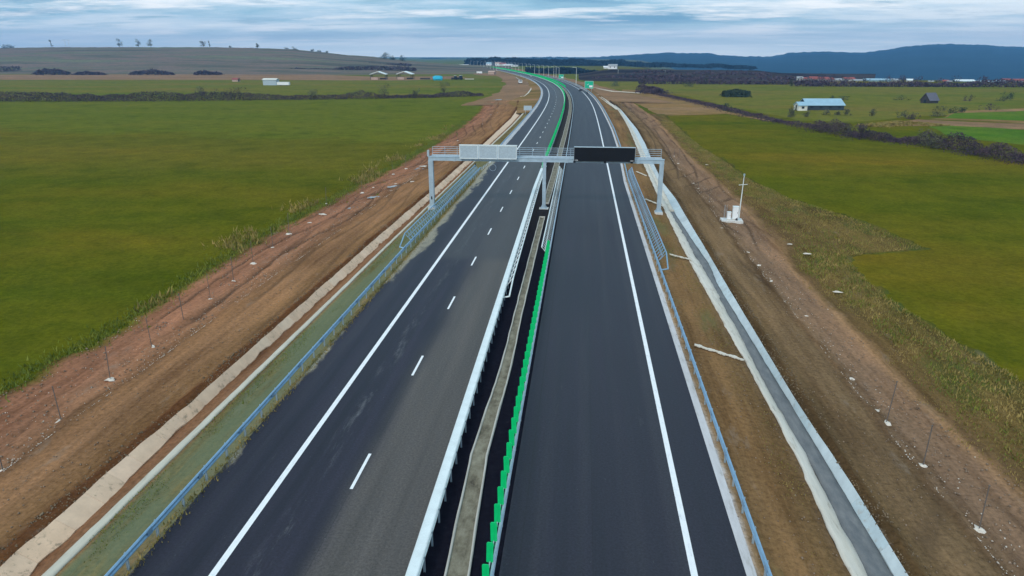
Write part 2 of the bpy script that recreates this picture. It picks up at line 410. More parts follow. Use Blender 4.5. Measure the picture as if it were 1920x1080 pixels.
def side_mat(name, stops, n, wob=0.30, patches=None):
    """ground colours across the cut beside the road, keyed on a lane number kept in the mesh's own UV map"""
    m = NT(name, 0.95)
    m.b.inputs['Specular IOR Level'].default_value = 0.0
    su = m.n('ShaderNodeSeparateXYZ'); m.l(m.uv('lane'), su.inputs[0])
    w1 = m.noise(m.uv('road', (0.35, 0.12, 1)), 1.0, 5, 0.65)
    w2 = m.noise(m.uv('road', (1.6, 0.8, 1), (4, 4, 0)), 1.0, 5, 0.7)
    t = m.math('ADD', su.outputs[0], m.math('MULTIPLY', m.math('SUBTRACT', w1, 0.5), wob))
    t = m.math('ADD', t, m.math('MULTIPLY', m.math('SUBTRACT', w2, 0.5), wob * 1.2))
    c = m.ramp(m.math('DIVIDE', t, float(n)), [(p / n, q) for p, q in stops])
    run = m.noise(m.uv('road', (0.9, 0.045, 1), (2, 1, 0)), 1.0, 6, 0.7)       # wheel tracks run along the road
    c = m.mix(0.6, c, m.ramp(run, [(0.34, (0.24, 0.22, 0.20)), (0.5, (0.5, 0.5, 0.5)), (0.66, (0.72, 0.70, 0.69))]), 'OVERLAY')
    pt = m.noise(m.uv('road', (0.11, 0.05, 1), (7, 5, 0)), 1.0, 5, 0.65)
    c = m.mix(0.55, c, m.ramp(pt, [(0.34, (0.28, 0.28, 0.29)), (0.5, (0.5, 0.5, 0.5)), (0.68, (0.66, 0.62, 0.58))]), 'OVERLAY')
    g = m.noise(m.uv('road', (3.5, 3.5, 1), (1, 1, 0)), 1.0, 5, 0.8)
    c = m.mix(0.6, c, m.ramp(g, [(0.32, (0.16, 0.15, 0.14)), (0.5, (0.5, 0.5, 0.5)), (0.68, (0.78, 0.76, 0.74))]), 'OVERLAY')
    ra = m.n('ShaderNodeAttribute', attribute_name='rut')
    c = m.mix(m.math('MULTIPLY', ra.outputs['Fac'], 0.72), c, (0.050, 0.034, 0.024))
    pale = m.noise(m.uv('road', (0.5, 0.16, 1), (21, 8, 0)), 1.0, 5, 0.7)       # dried crust
    c = m.mix(m.math('MULTIPLY', m.step(pale, 0.58, 0.72), 0.35), c, (0.30, 0.235, 0.185))
    if patches: c = patches(m, c, su.outputs[0])
    m.col(c)
    h = m.math('ADD', m.math('MULTIPLY', run, 0.6), m.math('MULTIPLY', g, 0.5))
    m.bump(h, 0.8, 0.12)
    return m.m

# ------------------------------------------------------------------ mesh helpers
def setp(o, label=None, cat=None, group=None, kind=None):
    if label: o['label'] = label
    if cat: o['category'] = cat
    if group: o['group'] = group
    if kind: o['kind'] = kind
    return o
def link(name, me, parent=None, mat=None):
    o = bpy.data.objects.new(name, me)
    COL.objects.link(o)
    if parent is not None: o.parent = parent
    if mat is not None and me is not None and not me.materials: me.materials.append(mat)
    return o
def empty(name, loc=(0, 0, 0), rz=0.0, label=None, cat=None, group=None, kind=None):
    o = bpy.data.objects.new(name, None); COL.objects.link(o)
    o.location = loc; o.rotation_euler = (0, 0, rz); o.empty_display_size = 0.3
    return setp(o, label, cat, group, kind)
def np_mesh(name, v, f, mat=None, smooth=False):
    me = bpy.data.meshes.new(name)
    v = np.asarray(v, np.float32); f = np.asarray(f, np.int32)
    k = f.shape[1]
    me.vertices.add(len(v)); me.vertices.foreach_set('co', v.ravel())
    me.loops.add(f.size); me.loops.foreach_set('vertex_index', f.ravel())
    me.polygons.add(len(f))
    me.polygons.foreach_set('loop_start', np.arange(0, f.size, k, dtype=np.int32))
    me.polygons.foreach_set('loop_total', np.full(len(f), k, np.int32))
    if smooth: me.polygons.foreach_set('use_smooth', np.ones(len(f), bool))
    me.update(calc_edges=True)
    if mat: me.materials.append(mat)
    return me
class MB:
    """collects simple solids into one mesh"""
    def __init__(s): s.v = []; s.f = []
    def add(s, vs, fs):
        b = len(s.v); s.v += [tuple(p) for p in vs]; s.f += [tuple(b + i for i in q) for q in fs]; return s
    def box(s, x0, x1, y0, y1, z0, z1):
        return s.add([(x0,y0,z0),(x1,y0,z0),(x1,y1,z0),(x0,y1,z0),(x0,y0,z1),(x1,y0,z1),(x1,y1,z1),(x0,y1,z1)],
                     [(0,3,2,1),(4,5,6,7),(0,1,5,4),(1,2,6,5),(2,3,7,6),(3,0,4,7)])
    def tube(s, a, b, r0, r1=None, n=6):
        r1 = r0 if r1 is None else r1
        a = Vector(a); b = Vector(b); d = (b - a).normalized()
        x = d.orthogonal().normalized(); y = d.cross(x)
        vs = [a + (x * math.cos(t) + y * math.sin(t)) * r0 for t in [2 * math.pi * i / n for i in range(n)]]
        vs += [b + (x * math.cos(t) + y * math.sin(t)) * r1 for t in [2 * math.pi * i / n for i in range(n)]]
        fs = [(i, (i + 1) % n, n + (i + 1) % n, n + i) for i in range(n)] + [tuple(range(n))[::-1], tuple(range(n, 2 * n))]
        return s.add(vs, fs)
    def bar(s, a, b, w, h):
        a = Vector(a); b = Vector(b); d = (b - a).normalized()
        x = d.cross(Vector((0, 0, 1)))
        if x.length < 1e-3: x = Vector((1, 0, 0))
        x.normalize(); y = x.cross(d)
        vs = []
        for p in (a, b):
            for i, j in ((-1, -1), (1, -1), (1, 1), (-1, 1)):
                vs.append(p + x * (w / 2 * i) + y * (h / 2 * j))
        return s.add(vs, [(0,1,2,3),(7,6,5,4),(0,4,5,1),(1,5,6,2),(2,6,7,3),(3,7,4,0)])
    def prism(s, prof, y0, y1, axis='y'):
        """closed profile of (x, z) points swept along y"""
        n = len(prof)
        vs = [(x, y0, z) for x, z in prof] + [(x, y1, z) for x, z in prof]
        if axis == 'x': vs = [(y, x, z) for x, y, z in vs]
        fs = [(i, (i + 1) % n, n + (i + 1) % n, n + i) for i in range(n)] + [tuple(range(n))[::-1], tuple(range(n, 2 * n))]
        return s.add(vs, fs)
    def mesh(s, name, mat=None, smooth=False):
        me = bpy.data.meshes.new(name); me.from_pydata(s.v, [], s.f)
        me.validate(); me.update()
        import bmesh
        bm = bmesh.new(); bm.from_mesh(me); bmesh.ops.recalc_face_normals(bm, faces=bm.faces); bm.to_mesh(me); bm.free()
        if smooth:
            for p in me.polygons: p.use_smooth = True
        if mat: me.materials.append(mat)
        return me
    def obj(s, name, mat, parent=None, smooth=False): return link(name, s.mesh(name, mat, smooth), parent)
def copy_tree(o, parent=None):
    c = o.copy(); COL.objects.link(c); c.parent = parent
    for ch in list(o.children): copy_tree(ch, c)
    return c

def rows(y0, y1, d0=0.5, g=0.006):
    r = [y0]
    while r[-1] < y1: r.append(r[-1] + max(d0, abs(r[-1]) * g))
    r[-1] = y1
    return np.array(r)
def sheet(name, S, Us, Zs, mat, lane=None, kind='structure', parent=None, smooth=True):
    """a strip of ground or road: Us, Zs are (rows, columns)"""
    S = np.asarray(S); R, C = Us.shape
    s = cs_(S)[:, None]; k = 1 / np.sqrt(1 + s * s)
    X = cx_(S)[:, None] + Us * k; Y = S[:, None] - Us * s * k
    v = np.stack([X, Y, Zs], -1).reshape(-1, 3)
    i = np.arange(R - 1)[:, None] * C + np.arange(C - 1)[None, :]
    f = np.stack([i, i + 1, i + C + 1, i + C], -1).reshape(-1, 4)
    me = np_mesh(name, v, f, mat, smooth)
    uvl = me.uv_layers.new(name='road')
    uu = np.stack([Us, np.broadcast_to(S[:, None], Us.shape)], -1).reshape(-1, 2)
    uvl.data.foreach_set('uv', uu[f.ravel()].astype(np.float32).ravel())
    if lane is not None:
        u2 = me.uv_layers.new(name='lane')
        ll = np.stack([lane, lane * 0], -1).reshape(-1, 2)
        u2.data.foreach_set('uv', ll[f.ravel()].astype(np.float32).ravel())
    o = link(name, me, parent)
    if kind and parent is None: o['kind'] = kind
    return o
def flat(name, y0, y1, ua, ub, z, mat, d0=2.0, cols=2, **k):
    S = rows(y0, y1, d0, 0.01)
    a = ua(S) if callable(ua) else np.full(len(S), float(ua))
    b = ub(S) if callable(ub) else np.full(len(S), float(ub))
    t = np.linspace(0, 1, cols)[None, :]
    Us = a[:, None] * (1 - t) + b[:, None] * t
    return sheet(name, S, Us, np.full(Us.shape, float(z)), mat, **k)
def itab(pts, z):
    s, u = tab(pts, z)
    return lambda S: np.interp(S, s, u)

# ------------------------------------------------------------------ the plain
GZ = -1.2
def smooth01(t):
    t = np.clip(t, 0, 1); return t * t * (3 - 2 * t)
def ground_z(x, y):
    r = np.hypot(x, y)
    a = np.where(y > 1, x / np.maximum(y, 1), 9.0)
    w = smooth01((a - 0.06) / 0.13) * (y > 0)
    d = w * smooth01((r - 640) / 1500) * 75
    return GZ - d
def build_ground():
    r = [0.0, 12]
    while r[-1] < 9000: r.append(r[-1] + max(6, r[-1] * 0.045))
    r = np.array(r); na = 240
    a = np.linspace(0, 2 * math.pi, na, endpoint=False)
    X = r[:, None] * np.cos(a)[None, :]; Y = r[:, None] * np.sin(a)[None, :]
    Z = ground_z(X, Y)
    R, C = X.shape
    v = np.stack([X, Y, Z], -1).reshape(-1, 3)
    i = np.arange(R - 1)[:, None] * C + np.arange(C)[None, :]
    j = np.arange(R - 1)[:, None] * C + ((np.arange(C) + 1) % C)[None, :]
    f = np.stack([i, i + C, j + C, j], -1).reshape(-1, 4)
    o = link('ground', np_mesh('ground', v, f, M['ground'], True)); o['kind'] = 'structure'
build_ground()

def patch(name, pts, mat, dz, jag=1.0, zbase=GZ):
    """a field: a polygon given by its corners on the plain, edges slightly uneven"""
    w = [un(px, py, zbase) for px, py in pts]
    out = []
    for i in range(len(w)):
        a = np.array(w[i]); b = np.array(w[(i + 1) % len(w)])
        L = np.linalg.norm(b - a); n = max(1, min(60, int(L / 6)))
        nrm = np.array([-(b - a)[1], (b - a)[0]]) / max(L, 1e-6)
        for k in range(n):
            q = a + (b - a) * k / n
            if k: q = q + nrm * float(fbm(np.array([q[0] * .05]), np.array([q[1] * .05]), 3)[0]) * 4 * jag
            out.append((q[0], q[1]))
    me = bpy.data.meshes.new(name)
    me.from_pydata([(x, y, float(ground_z(np.array([x]), np.array([y]))[0]) + dz) for x, y in out], [], [tuple(range(len(out)))])
    me.update()
    if me.polygons[0].normal.z < 0: me.flip_normals()
    me.materials.append(mat)
    o = link(name, me); o['kind'] = 'structure'; return o
patch('field', [(-500,152),(300,150),(600,151),(850,149),(960,158),(935,166),(915,178),(700,182),(500,186),(300,188),(-500,190)], M['field_far'], .02)
patch('field', [(-700,140),(-100,140),(300,139.5),(600,140),(700,144),(860,143),(880,147),(760,151),(600,150.5),(300,149.5),(-700,151)], M['field_brown'], .06)
patch('field', [(700,138),(900,128),(965,134),(990,142),(975,148),(900,148),(880,147),(860,142.5),(700,143)], M['field_far'], .10)
patch('field', [(870,132),(905,128),(950,131),(985,138),(1000,146),(985,150),(960,148),(930,143),(895,141)], M['field_brown'], .16)
patch('field', [(1040,158),(1150,148),(1300,156),(1500,157),(2400,159),(2400,215),(1920,216),(1700,219),(1600,230),(1500,226),(1400,206),(1300,184),(1230,170),(1130,166)], M['field_far'], .02)
patch('field', [(1180,190),(1172,178),(1168,168),(1215,170),(1262,178),(1345,203),(1450,228),(1400,220),(1362,213.5),(1248,217),(1215,206)], M['field_tan'], .03)
patch('field', [(1640,236),(1720,224),(1920,232),(2400,240),(2400,256),(1920,243),(1760,236)], M['field_brown'], .05)
patch('field', [(1740,238),(1780,236),(1920,244),(2400,257),(2400,290),(1920,272),(1790,258)], M['field_bright'], .06)
patch('field', [(1800,208),(1920,203),(2400,196),(2400,238),(1920,231),(1740,224)], M['field_tan'], .04)
patch('field', [(1790,212),(1920,208),(2400,204),(2400,232),(1920,227),(1750,222)], M['field_bright'], .07)

# ------------------------------------------------------------------ hills
def hill(name, prof, D0, D1, z0, mat, rough=0.0, step=6, ease=1.0, back=0.3, zback=None, rows_n=14, relief=1.0):
    """land rising from distance D0 to a crest at D1 whose skyline is surveyed in prof"""
    px = np.arange(prof[0][0], prof[-1][0] + 1, step, dtype=float)
    py = np.interp(px, [a for a, b in prof], [b for a, b in prof])
    V = []
    ts = list(np.linspace(0, 1, rows_n)) + [1.08, 1.25, 1.5]
    for i, (a, b) in enumerate(zip(px, py)):
        top = at_y(a, b, D1)
        n = float(fbm(np.array([a * 0.13]), np.array([3.3]), 4)[0]) * rough
        for t in ts:
            Y = D0 + (D1 - D0) * t
            x = top.x * Y / D1
            e = smooth01(np.array(min(t, 1.0))) * 0.5 + min(t, 1.0) * 0.5
            e = float(e) ** ease
            z = z0 + (top.z + n - z0) * e
            if 0 < t < 1: z += float(fbm(np.array([x * 0.004]), np.array([Y * 0.006]), 4)[0]) * (top.z - z0) * 0.14 * relief * math.sin(math.pi * t)
            if t > 1: z = top.z + n - (top.z + n - z0) * ((t - 1) / 0.5) ** 1.3 * 0.9
            V.append((x, Y, z))
    R, C = len(px), len(ts)
    i = np.arange(R - 1)[:, None] * C + np.arange(C - 1)[None, :]
    f = np.stack([i, i + C, i + C + 1, i + 1], -1).reshape(-1, 4)
    o = link(name, np_mesh(name, V, f, mat, True)); o['kind'] = 'structure'; return o
hill('hill', [(-500,92),(0,90),(100,88.5),(400,88.5),(480,90),(550,92.5),(600,97.5),(650,103),(700,106.5),(760,113),(800,117),(870,121.5),(960,124)],
     760, 1250, GZ - 0.5, M['left_hill'], 0.6, 6, 1.05)
hill('far_hill', [(640,112),(780,111),(800,108.5),(860,109.5),(930,111),(960,108),(1000,107),(1060,106.5),(1090,108),(1130,106),(1180,103),(1220,100),(1260,98.5),(1330,99.5),(1350,103),(1380,105),
                  (1440,106),(1460,103),(1480,98.5),(1540,97),(1620,98),(1650,95),(1680,90),(1720,85),(1780,82),(1830,84),(1900,87),(1990,92),(2200,95),(2500,99),(2900,100)],
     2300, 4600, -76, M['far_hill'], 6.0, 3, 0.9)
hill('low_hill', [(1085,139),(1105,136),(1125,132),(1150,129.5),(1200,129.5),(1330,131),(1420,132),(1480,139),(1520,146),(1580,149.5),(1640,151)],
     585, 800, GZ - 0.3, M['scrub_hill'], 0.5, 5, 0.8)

# ------------------------------------------------------------------ clouds of small faces: foliage, scrub, grass, stones
def tri_cloud(c, size, flatn=1.0, elong=2.2, up=0.0):
    n = len(c)
    d = RNG.normal(size=(n, 3)); d[:, 2] = d[:, 2] * flatn + up; d /= np.linalg.norm(d, axis=1)[:, None]
    e = RNG.normal(size=(n, 3)); e -= d * (e * d).sum(1)[:, None]; e /= np.linalg.norm(e, axis=1)[:, None]
    s = (size * RNG.uniform(0.5, 1.5, n))[:, None] if np.isscalar(size) else (size * RNG.uniform(0.5, 1.5, n))[:, None]
    a = c - d * s * 0.5 - e * s / elong * 0.5; b = c - d * s * 0.4 + e * s / elong * 0.5; t = c + d * s * 0.6
    v = np.stack([a, b, t], 1).reshape(-1, 3)
    return v, np.arange(3 * n).reshape(-1, 3)
def cloud_obj(name, c, size, mat, parent=None, **k):
    v, f = tri_cloud(np.asarray(c), size, **k)
    return link(name, np_mesh(name, v, f, mat), parent)
def scrub(name, line, h, w, n, size, mat, lumps=9.0, base=GZ, hmin=0.25, seed=0.0):
    """bushes along a line of world points"""
    L = np.array(line, float)
    seg = np.hypot(*(L[1:, :2] - L[:-1, :2]).T); cum = np.concatenate([[0], np.cumsum(seg)])
    s = RNG.uniform(0, cum[-1], n)
    x = np.interp(s, cum, L[:, 0]); y = np.interp(s, cum, L[:, 1]); hh = np.interp(s, cum, L[:, 2]) * h
    env = np.clip(hmin + 1.5 * (fbm(s / lumps + seed, s * 0 + 2.2 + seed, 3) + 0.35), hmin, 1.25)
    t = RNG.uniform(0, 1, n) ** 0.8
    o = RNG.normal(size=n) * w * 0.5 * (1.1 - t * 0.7)
    i = np.clip(np.searchsorted(cum, s) - 1, 0, len(seg) - 1)
    nx = -(L[i + 1, 1] - L[i, 1]) / seg[i]; ny = (L[i + 1, 0] - L[i, 0]) / seg[i]
    z = base + t * hh * env * (1 - 0.5 * np.clip(np.abs(o) / w, 0, 1)) + 0.05
    c = np.stack([x + nx * o, y + ny * o, z], 1)
    return cloud_obj(name, c, size, mat, elong=2.0, flatn=0.8)
def wl(pts, z=GZ):
    return [(*un(a, b, z), h) for a, b, h in pts]
def tree(name, px, py, h, r, label, mat='twigs_grey', cat='tree', group=None, n=260, base=GZ, Y=None, trunk=0.3, size=0.7, tall=0.42, xyz=None):
    if xyz is not None: x, y, base = xyz
    elif Y is None: x, y = un(px, py, base)
    else:
        p = at_y(px, py, Y); x, y, base = p.x, p.y, p.z
    e = empty(name, (x, y, base), random.uniform(0, 6), label, cat, group)
    mb = MB()
    th = h * trunk
    tr = max(0.10, h * 0.018)
    mb.tube((0, 0, -0.4), (0, 0, th), tr, tr * 0.7, 6)
    tips = []
    for k in range(7):
        a = k * 0.9 + random.uniform(-.3, .3); q = random.uniform(0.45, 0.85)
        b = Vector((math.cos(a) * r * q, math.sin(a) * r * q, h * random.uniform(0.5, 0.9)))
        mb.tube((0, 0, th * random.uniform(0.7, 1)), b, tr * 0.5, tr * 0.12, 4); tips.append(b)
    mb.tube((0, 0, th), (0, 0, h * 0.95), tr * 0.65, tr * 0.1, 4)
    mb.obj('trunk', M['bark'], e)
    cs = []
    cl = [(Vector((RNG.normal() * r * .45, RNG.normal() * r * .45, h * (1 - tall + tall * RNG.uniform(-.8, .75)))), r * RNG.uniform(.3, .5)) for _ in range(12)]
    for _ in range(n):
        c, rr = cl[random.randrange(len(cl))]
        v = RNG.normal(size=3) * rr * 0.6
        cs.append((c.x + v[0], c.y + v[1], min(h, max(th * .6, c.z + v[2]))))
    cloud_obj('crown', cs, size, M[mat], e)
    return e

scrub('hedgerow', wl([(-300,191,1.1),(0,190,1.0),(120,190,.95),(300,189.5,1.0),(420,188,.9),(480,187.5,.75)]), 3.6, 5, 30000, .45, M['twigs'], 22, hmin=.55)
setp(bpy.data.objects['hedgerow'], 'long dark bare hedgerow crossing the left meadow at the photo edge', 'hedge', kind='stuff')
h2 = scrub('hedgerow', wl([(480,187.5,1.0),(560,187,.7),(640,186,.7),(680,185,1.4),(720,184.5,.8),(800,183.5,.6),(850,181.5,.8),(885,180.5,1.5),(905,180,.6)]), 2.6, 4, 15000, .42, M['twigs'], 12, hmin=.45)
setp(h2, 'lower broken stretch of dark hedge ending at the brown earth beside the road', 'hedge', kind='stuff')
for px, py, h, r, m_, lab in [(440,188,6.0,4,'twigs','hazy purple bare tree standing in the left hedgerow'),
                              (588,187,4.8,2.5,'twigs_grey','small pale tree in the gap of the left hedge'),
                              (721,185,7.5,3.0,'twigs_grey','tall grey green tree in the left hedge below the two open sheds'),
                              (780,184,4.8,2.4,'twigs_grey','short thin tree in the hedge right of the tall grey green one'),
                              (833,181,8.0,2.6,'twigs_grey','slim faint tree near the right end of the left hedge'),
                              (380,186,6,3,'twigs_grey','faint bare tree just behind the dark left hedgerow')]:
    tree('tree', px, py, h, r, lab, m_, n=420, size=.45)
setp(scrub('scrub', wl([(-60,136.6,1),(40,136.4,.9)], GZ), 7, 6, 1500, 1.6, M['twigs'], 20), 'dark scrub at the foot of the hill by the left photo edge', 'scrub', kind='stuff')
for a, b, lab, h in [(65, 130, 'largest dark scrub patch at the foot of the left hill', 8), (142, 195, 'thin dark scrub strip at the hill foot left of centre', 4),
                     (245, 325, 'pair of dark scrub humps at the foot of the long hill', 6), (365, 415, 'dark scrub streak at the hill foot below the leaning poplars', 5)]:
    p, q = un(a, 138.6), un(b, 138.6)
    setp(scrub('scrub', [(*p, .3), ((p[0]*.6+q[0]*.4), (p[1]*.6+q[1]*.4), 1), (*q, .25)], h, 7, 1400, 1.7, M['twigs'], 14, base=GZ + .5), lab, 'scrub', kind='stuff')
p, q = at_y(500, 127, 950), at_y(562, 128, 950)
setp(scrub('scrub', [(p.x, 950, .3), (p.x*.6+q.x*.4, 950, 1), (q.x, 950, .3)], 9, 14, 1800, 2.0, M['twigs'], 30, base=p.z - 3), 'long oval thicket on the lower slope of the left hill', 'scrub', kind='stuff')
p, q = un(540, 136.5, GZ), un(780, 136, GZ)
setp(scrub('scrub', [(*p, .5), ((p[0]+q[0])/2, (p[1]+q[1])/2, .8), (*q, .8)], 7, 8, 3500, 2.0, M['twigs'], 40, base=GZ + 1), 'dark tree belt at the end of the hill behind the open sheds', 'scrub', kind='stuff')
for x0, x1, yy, Yd, lab in [(603, 655, 108, 1150, 'dark bushes on the falling shoulder of the left hill'), (650, 700, 112, 1120, 'strip of dark scrub slanting down the shoulder of the left hill'),
                            (690, 770, 119.5, 1040, 'long dark scrub line low on the end of the left hill')]:
    p, q = at_y(x0, yy, Yd), at_y(x1, yy + 2.5, Yd)
    setp(scrub('scrub', [(p.x, Yd, .8), (q.x, Yd, .5)], 5, 10, 1000, 2.2, M['twigs'], 20, base=min(p.z, q.z) - 1.5), lab, 'scrub', kind='stuff')
# trees on the skyline of the left hill
def crest(px):
    py = np.interp(px, [0,100,400,480,550,600,650,700,760], [90,88.5,88.5,90,92.5,97.5,103,106.5,113])
    p = at_y(px, float(py), 1250); return (p.x, p.y, p.z - 0.6)
for px, h, r, lab in [(98, 17, 2.0, 'leaning dark poplar, first tree from the left on the hilltop'), (224, 16, 5, 'round bare tree standing alone on the crest of the hill'),
                      (260, 16, 4, 'bare tree, left one of the close pair on the hill crest'), (282, 15, 4.5, 'bare tree, right one of the close pair on the hill crest'),
                      (381, 14, 4, 'faint round tree beside the thin poplar on the crest'), (393, 14, 1.4, 'thin dark poplar at the middle of the hill crest'),
                      (482, 9, 3, 'small bare tree where the crest starts to fall')]:
    t = tree('tree', 0, 0, h, r, lab, 'leaf_dark' if r < 2.5 else 'twigs_grey', xyz=crest(px), size=.8, n=800, tall=.45 if r > 2.5 else .85)
    if px == 98: t.rotation_euler = (0, math.radians(-10), 0)
for px, h, r, lab in [(553, 6, 4, 'round dark bush on the brow of the left hill'), (538, 3.5, 3.5, 'low dark bush left of the round one on the brow'),
                      (432, 3, 2.5, 'tiny bush just under the hill crest'), (585, 4, 3, 'left bush of the small row on the falling crest'), (598, 4, 3, 'right bush of the small row on the falling crest'), (613, 4.5, 3, 'bush low on the falling crest')]:
    tree('bush', 0, 0, h, r, lab, 'leaf_dark', 'bush', xyz=crest(px), size=1.3, n=160, trunk=.1, tall=.7)
for px, py, h, r, lab in [(720, 111, 13, 8, 'big dark round tree, leftmost of the clump on the ridge end'), (736, 112, 9, 6, 'lower middle tree of the clump on the ridge end'), (754, 114.5, 11, 6, 'dark round tree at the right of the clump on the ridge end')]:
    p = at_y(px, py, 1200)
    tree('tree', 0, 0, h, r, lab, 'leaf_dark', xyz=(p.x, p.y, p.z - 1.5), size=1.6, n=420, trunk=.12, tall=.75)
tree('bush', 0, 0, 6, 9, 'dark bushes on the skyline at the far left edge', 'leaf_dark', 'bush', xyz=crest(14), size=1.6, n=420, trunk=.1, tall=.7)
# electricity portal on the left hill top
cp = crest(127)
e = empty('power_portal', cp, 0, 'thin grey power line portal on the hilltop beside the leaning poplar', 'pylon')
mb = MB()
for sx in (-4.0, 3.0): mb.tube((sx, 0, -1), (sx + .5, 0, 13), .35, .2, 5)
mb.obj('mast', M['steel'], e)
MB().bar((-9, 0, 13), (7, 0, 13), .5, .5).obj('crossarm', M['steel'], e)

# far forest and the right-hand scrub line
def forest(name, x0, x1, Y, ybot, ytop, n, label, depth=120, size=4.5, mat='forest', prof=None, lump_h=5.0):
    a = at_y(x0, 120, Y).x; b = at_y(x1, 120, Y).x
    t = RNG.uniform(0, 1, n); x = a + (b - a) * t
    px = x0 + (x1 - x0) * t
    yt = np.interp(px, [p for p, q in prof], [q for p, q in prof]) if prof else np.full(n, float(ytop))
    q0 = [at_y(float(x0 + (x1 - x0) * i / 40), float(np.interp(x0 + (x1 - x0) * i / 40, [p for p, q in prof], [q for p, q in prof])), Y).z for i in range(41)]
    zt = np.interp(t, np.linspace(0, 1, 41), q0); z0 = GZ - 1
    bump = fbm(x / 16.0, x * 0 + 4.4, 3)
    zt = zt + bump * lump_h - np.clip(RNG.random(n) ** 2, 0, 1) * 1.5
    yy = Y + RNG.uniform(0, depth, n)
    z = z0 + (zt - z0) * RNG.uniform(0, 1, n) ** 0.6
    o = cloud_obj(name, np.stack([x, yy, z], 1), size, M[mat], elong=1.3)
    return setp(o, label, 'forest', kind='stuff')
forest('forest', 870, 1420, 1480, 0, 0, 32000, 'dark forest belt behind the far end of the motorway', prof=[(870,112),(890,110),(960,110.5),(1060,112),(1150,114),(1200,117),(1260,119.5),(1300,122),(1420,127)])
for xa, xb, Yd, yt, n_, lab in [(1165, 1300, 700, 133.5, 900, 'dark scrub band on the left part of the low hill'), (1290, 1450, 690, 132.5, 1100, 'dark scrub band under the crest of the low hill'), (1180, 1520, 620, 143, 2000, 'dark scrub band along the foot of the low hill'), (1110, 1260, 640, 141, 1000, 'dark scrub band left of the low hill')]:
    forest('scrub', xa, xb, Yd, 0, 0, n_, lab, depth=25, size=1.6, mat='twigs', prof=[(xa, yt + 4), (xa + 30, yt), ((xa + xb) / 2, yt - .5), (xb - 40, yt + 1), (xb, yt + 5)], lump_h=3.0)
forest('tree_belt', 985, 1200, 830, 0, 0, 5000, 'dark low tree belt behind the first green road sign', depth=40, size=2.6, prof=[(985,126),(1020,127.5),(1100,131),(1200,134)])
forest('tree_belt', 1500, 2300, 508, 0, 0, 9000, 'dark tree belt along the village at the edge of the plain', depth=10, size=1.1, lump_h=3.0, mat='twigs', prof=[(1500,149.5),(1540,152.6),(1600,152.4),(1700,152.2),(1800,153.4),(1900,154.2),(2300,154)])
forest('tree_belt', 1200, 1560, 540, 0, 0, 4200, 'dark scrub belt between the right meadow and the low hill', depth=10, size=1.1, lump_h=2.0, mat='twigs', prof=[(1200,148),(1300,148.5),(1400,149.5),(1500,150),(1560,150.5)])
setp(scrub('scrub', wl([(1195,173,1.0),(1215,173.5,1.1),(1235,177,.7)]), 3.6, 8, 3000, .8, M['twigs'], 9), 'dark shrubs at the left end of the scrub line by the earthworks', 'scrub', kind='stuff')
setp(scrub('scrub', wl([(1235,178,.5),(1300,191,.5),(1360,206,.7),(1420,220,.8),(1480,233,.9),(1530,243,1.0)]), 1.7, 4.5, 11000, .42, M['twigs'], 8, hmin=.35), 'long thin dark scrub line slanting across the right meadow', 'scrub', kind='stuff')
setp(scrub('scrub', wl([(1530,244,1.0),(1560,250,1.3),(1600,256,1.1),(1640,262,.6),(1700,268,.9),(1760,276,1.7),(1810,285,1.1),(1860,296,1.0),(1920,306,1.4),(1990,318,1.5),(2100,338,1.2)]), 2.5, 4.6, 24000, .30, M['twigs'], 6, hmin=.4, seed=3.0), 'thick purple bare scrub crossing the right meadow at the photo edge', 'scrub', kind='stuff')
for px, py, h, r, m_, lab in [(1612,262,4.0,2.0,'twigs','bare bushy tree in the scrub below the blue roofed barn'), (1745,278,4.2,3.0,'twigs_grey','broad grey bare tree rising from the right scrub line'),
      (1757,219,3.6,2.4,'twigs_grey','grey round tree below the small dark barn'), (1708,224,2.2,1.8,'twigs','reddish bush near the pale stony patch'),
      (1786,212,2.2,1.8,'leaf_dark','dark bush right of the grey tree below the dark barn'), (1804,211,1.8,1.6,'leaf_dark','smaller dark bush furthest right of the pair'),
      (1697,222,3.2,2,'twigs_grey','thin pale tree by the stony patch'), (1888,187,4.0,2.6,'leaf_dark','round bush on the plain near the right edge'), (1818,190,3.0,2.2,'twigs','bush on the plain right of the small dark barn'),
      (1882,190,2.0,2.6,'leaf_dark','low bush left of the round one near the right edge'), (1690,188,2.2,3.4,'leaf_dark','low spreading bush between the two barns'), (1483,163,6.5,2.4,'leaf_dark','dark tree alone at the far edge of the meadow'),
      (1320,158,4.5,3,'leaf_dark','small dark tree, right of two in the far meadow'), (1292,163,3.6,3.4,'leaf_dark','low round bush, left of two in the far meadow'), (1362,203,2.0,1.6,'leaf_dark','small bush on the meadow beside the scrub line'),
      (1207,156,4.0,5,'leaf_dark','dark oval bush in the meadow above the dark shrubs'), (1153,163,5,3,'leaf_dark','round dark bush right of the big green sign'),
      (1483,221,3.6,1.6,'twigs_grey','young bare tree left of and below the white hut of the barn'), (1549,216,2.0,1.3,'twigs_grey','small dark bush in front of the long barn'), (1571,216,1.6,1.0,'twigs_grey','tiny bush in front of the barn'),
      (1588,217,2.6,1.2,'twigs_grey','leaning dark bush in front of the right end of the barn'), (1635,218,2.6,1.4,'twigs_grey','dark young tree right of the long barn'), (1512,219,2.0,1.1,'twigs_grey','thin young tree below the white hut'),
      (1582,188,1.8,2.0,'leaf_dark','bush behind the right end of the long barn'), (1560,187,1.8,2.0,'leaf_dark','bush behind the middle of the long barn'), (1855,207,2.4,3.2,'twigs','reddish bush at the head of the brown strip on the right')]:
    tree('bush' if h < 3 else 'tree', px, py, h, r, lab, m_, 'bush' if h < 3 else 'tree', n=420 if h > 3.5 else 200, size=.42, trunk=.2, tall=.55)
p, q = un(1355, 177), un(1405, 177)
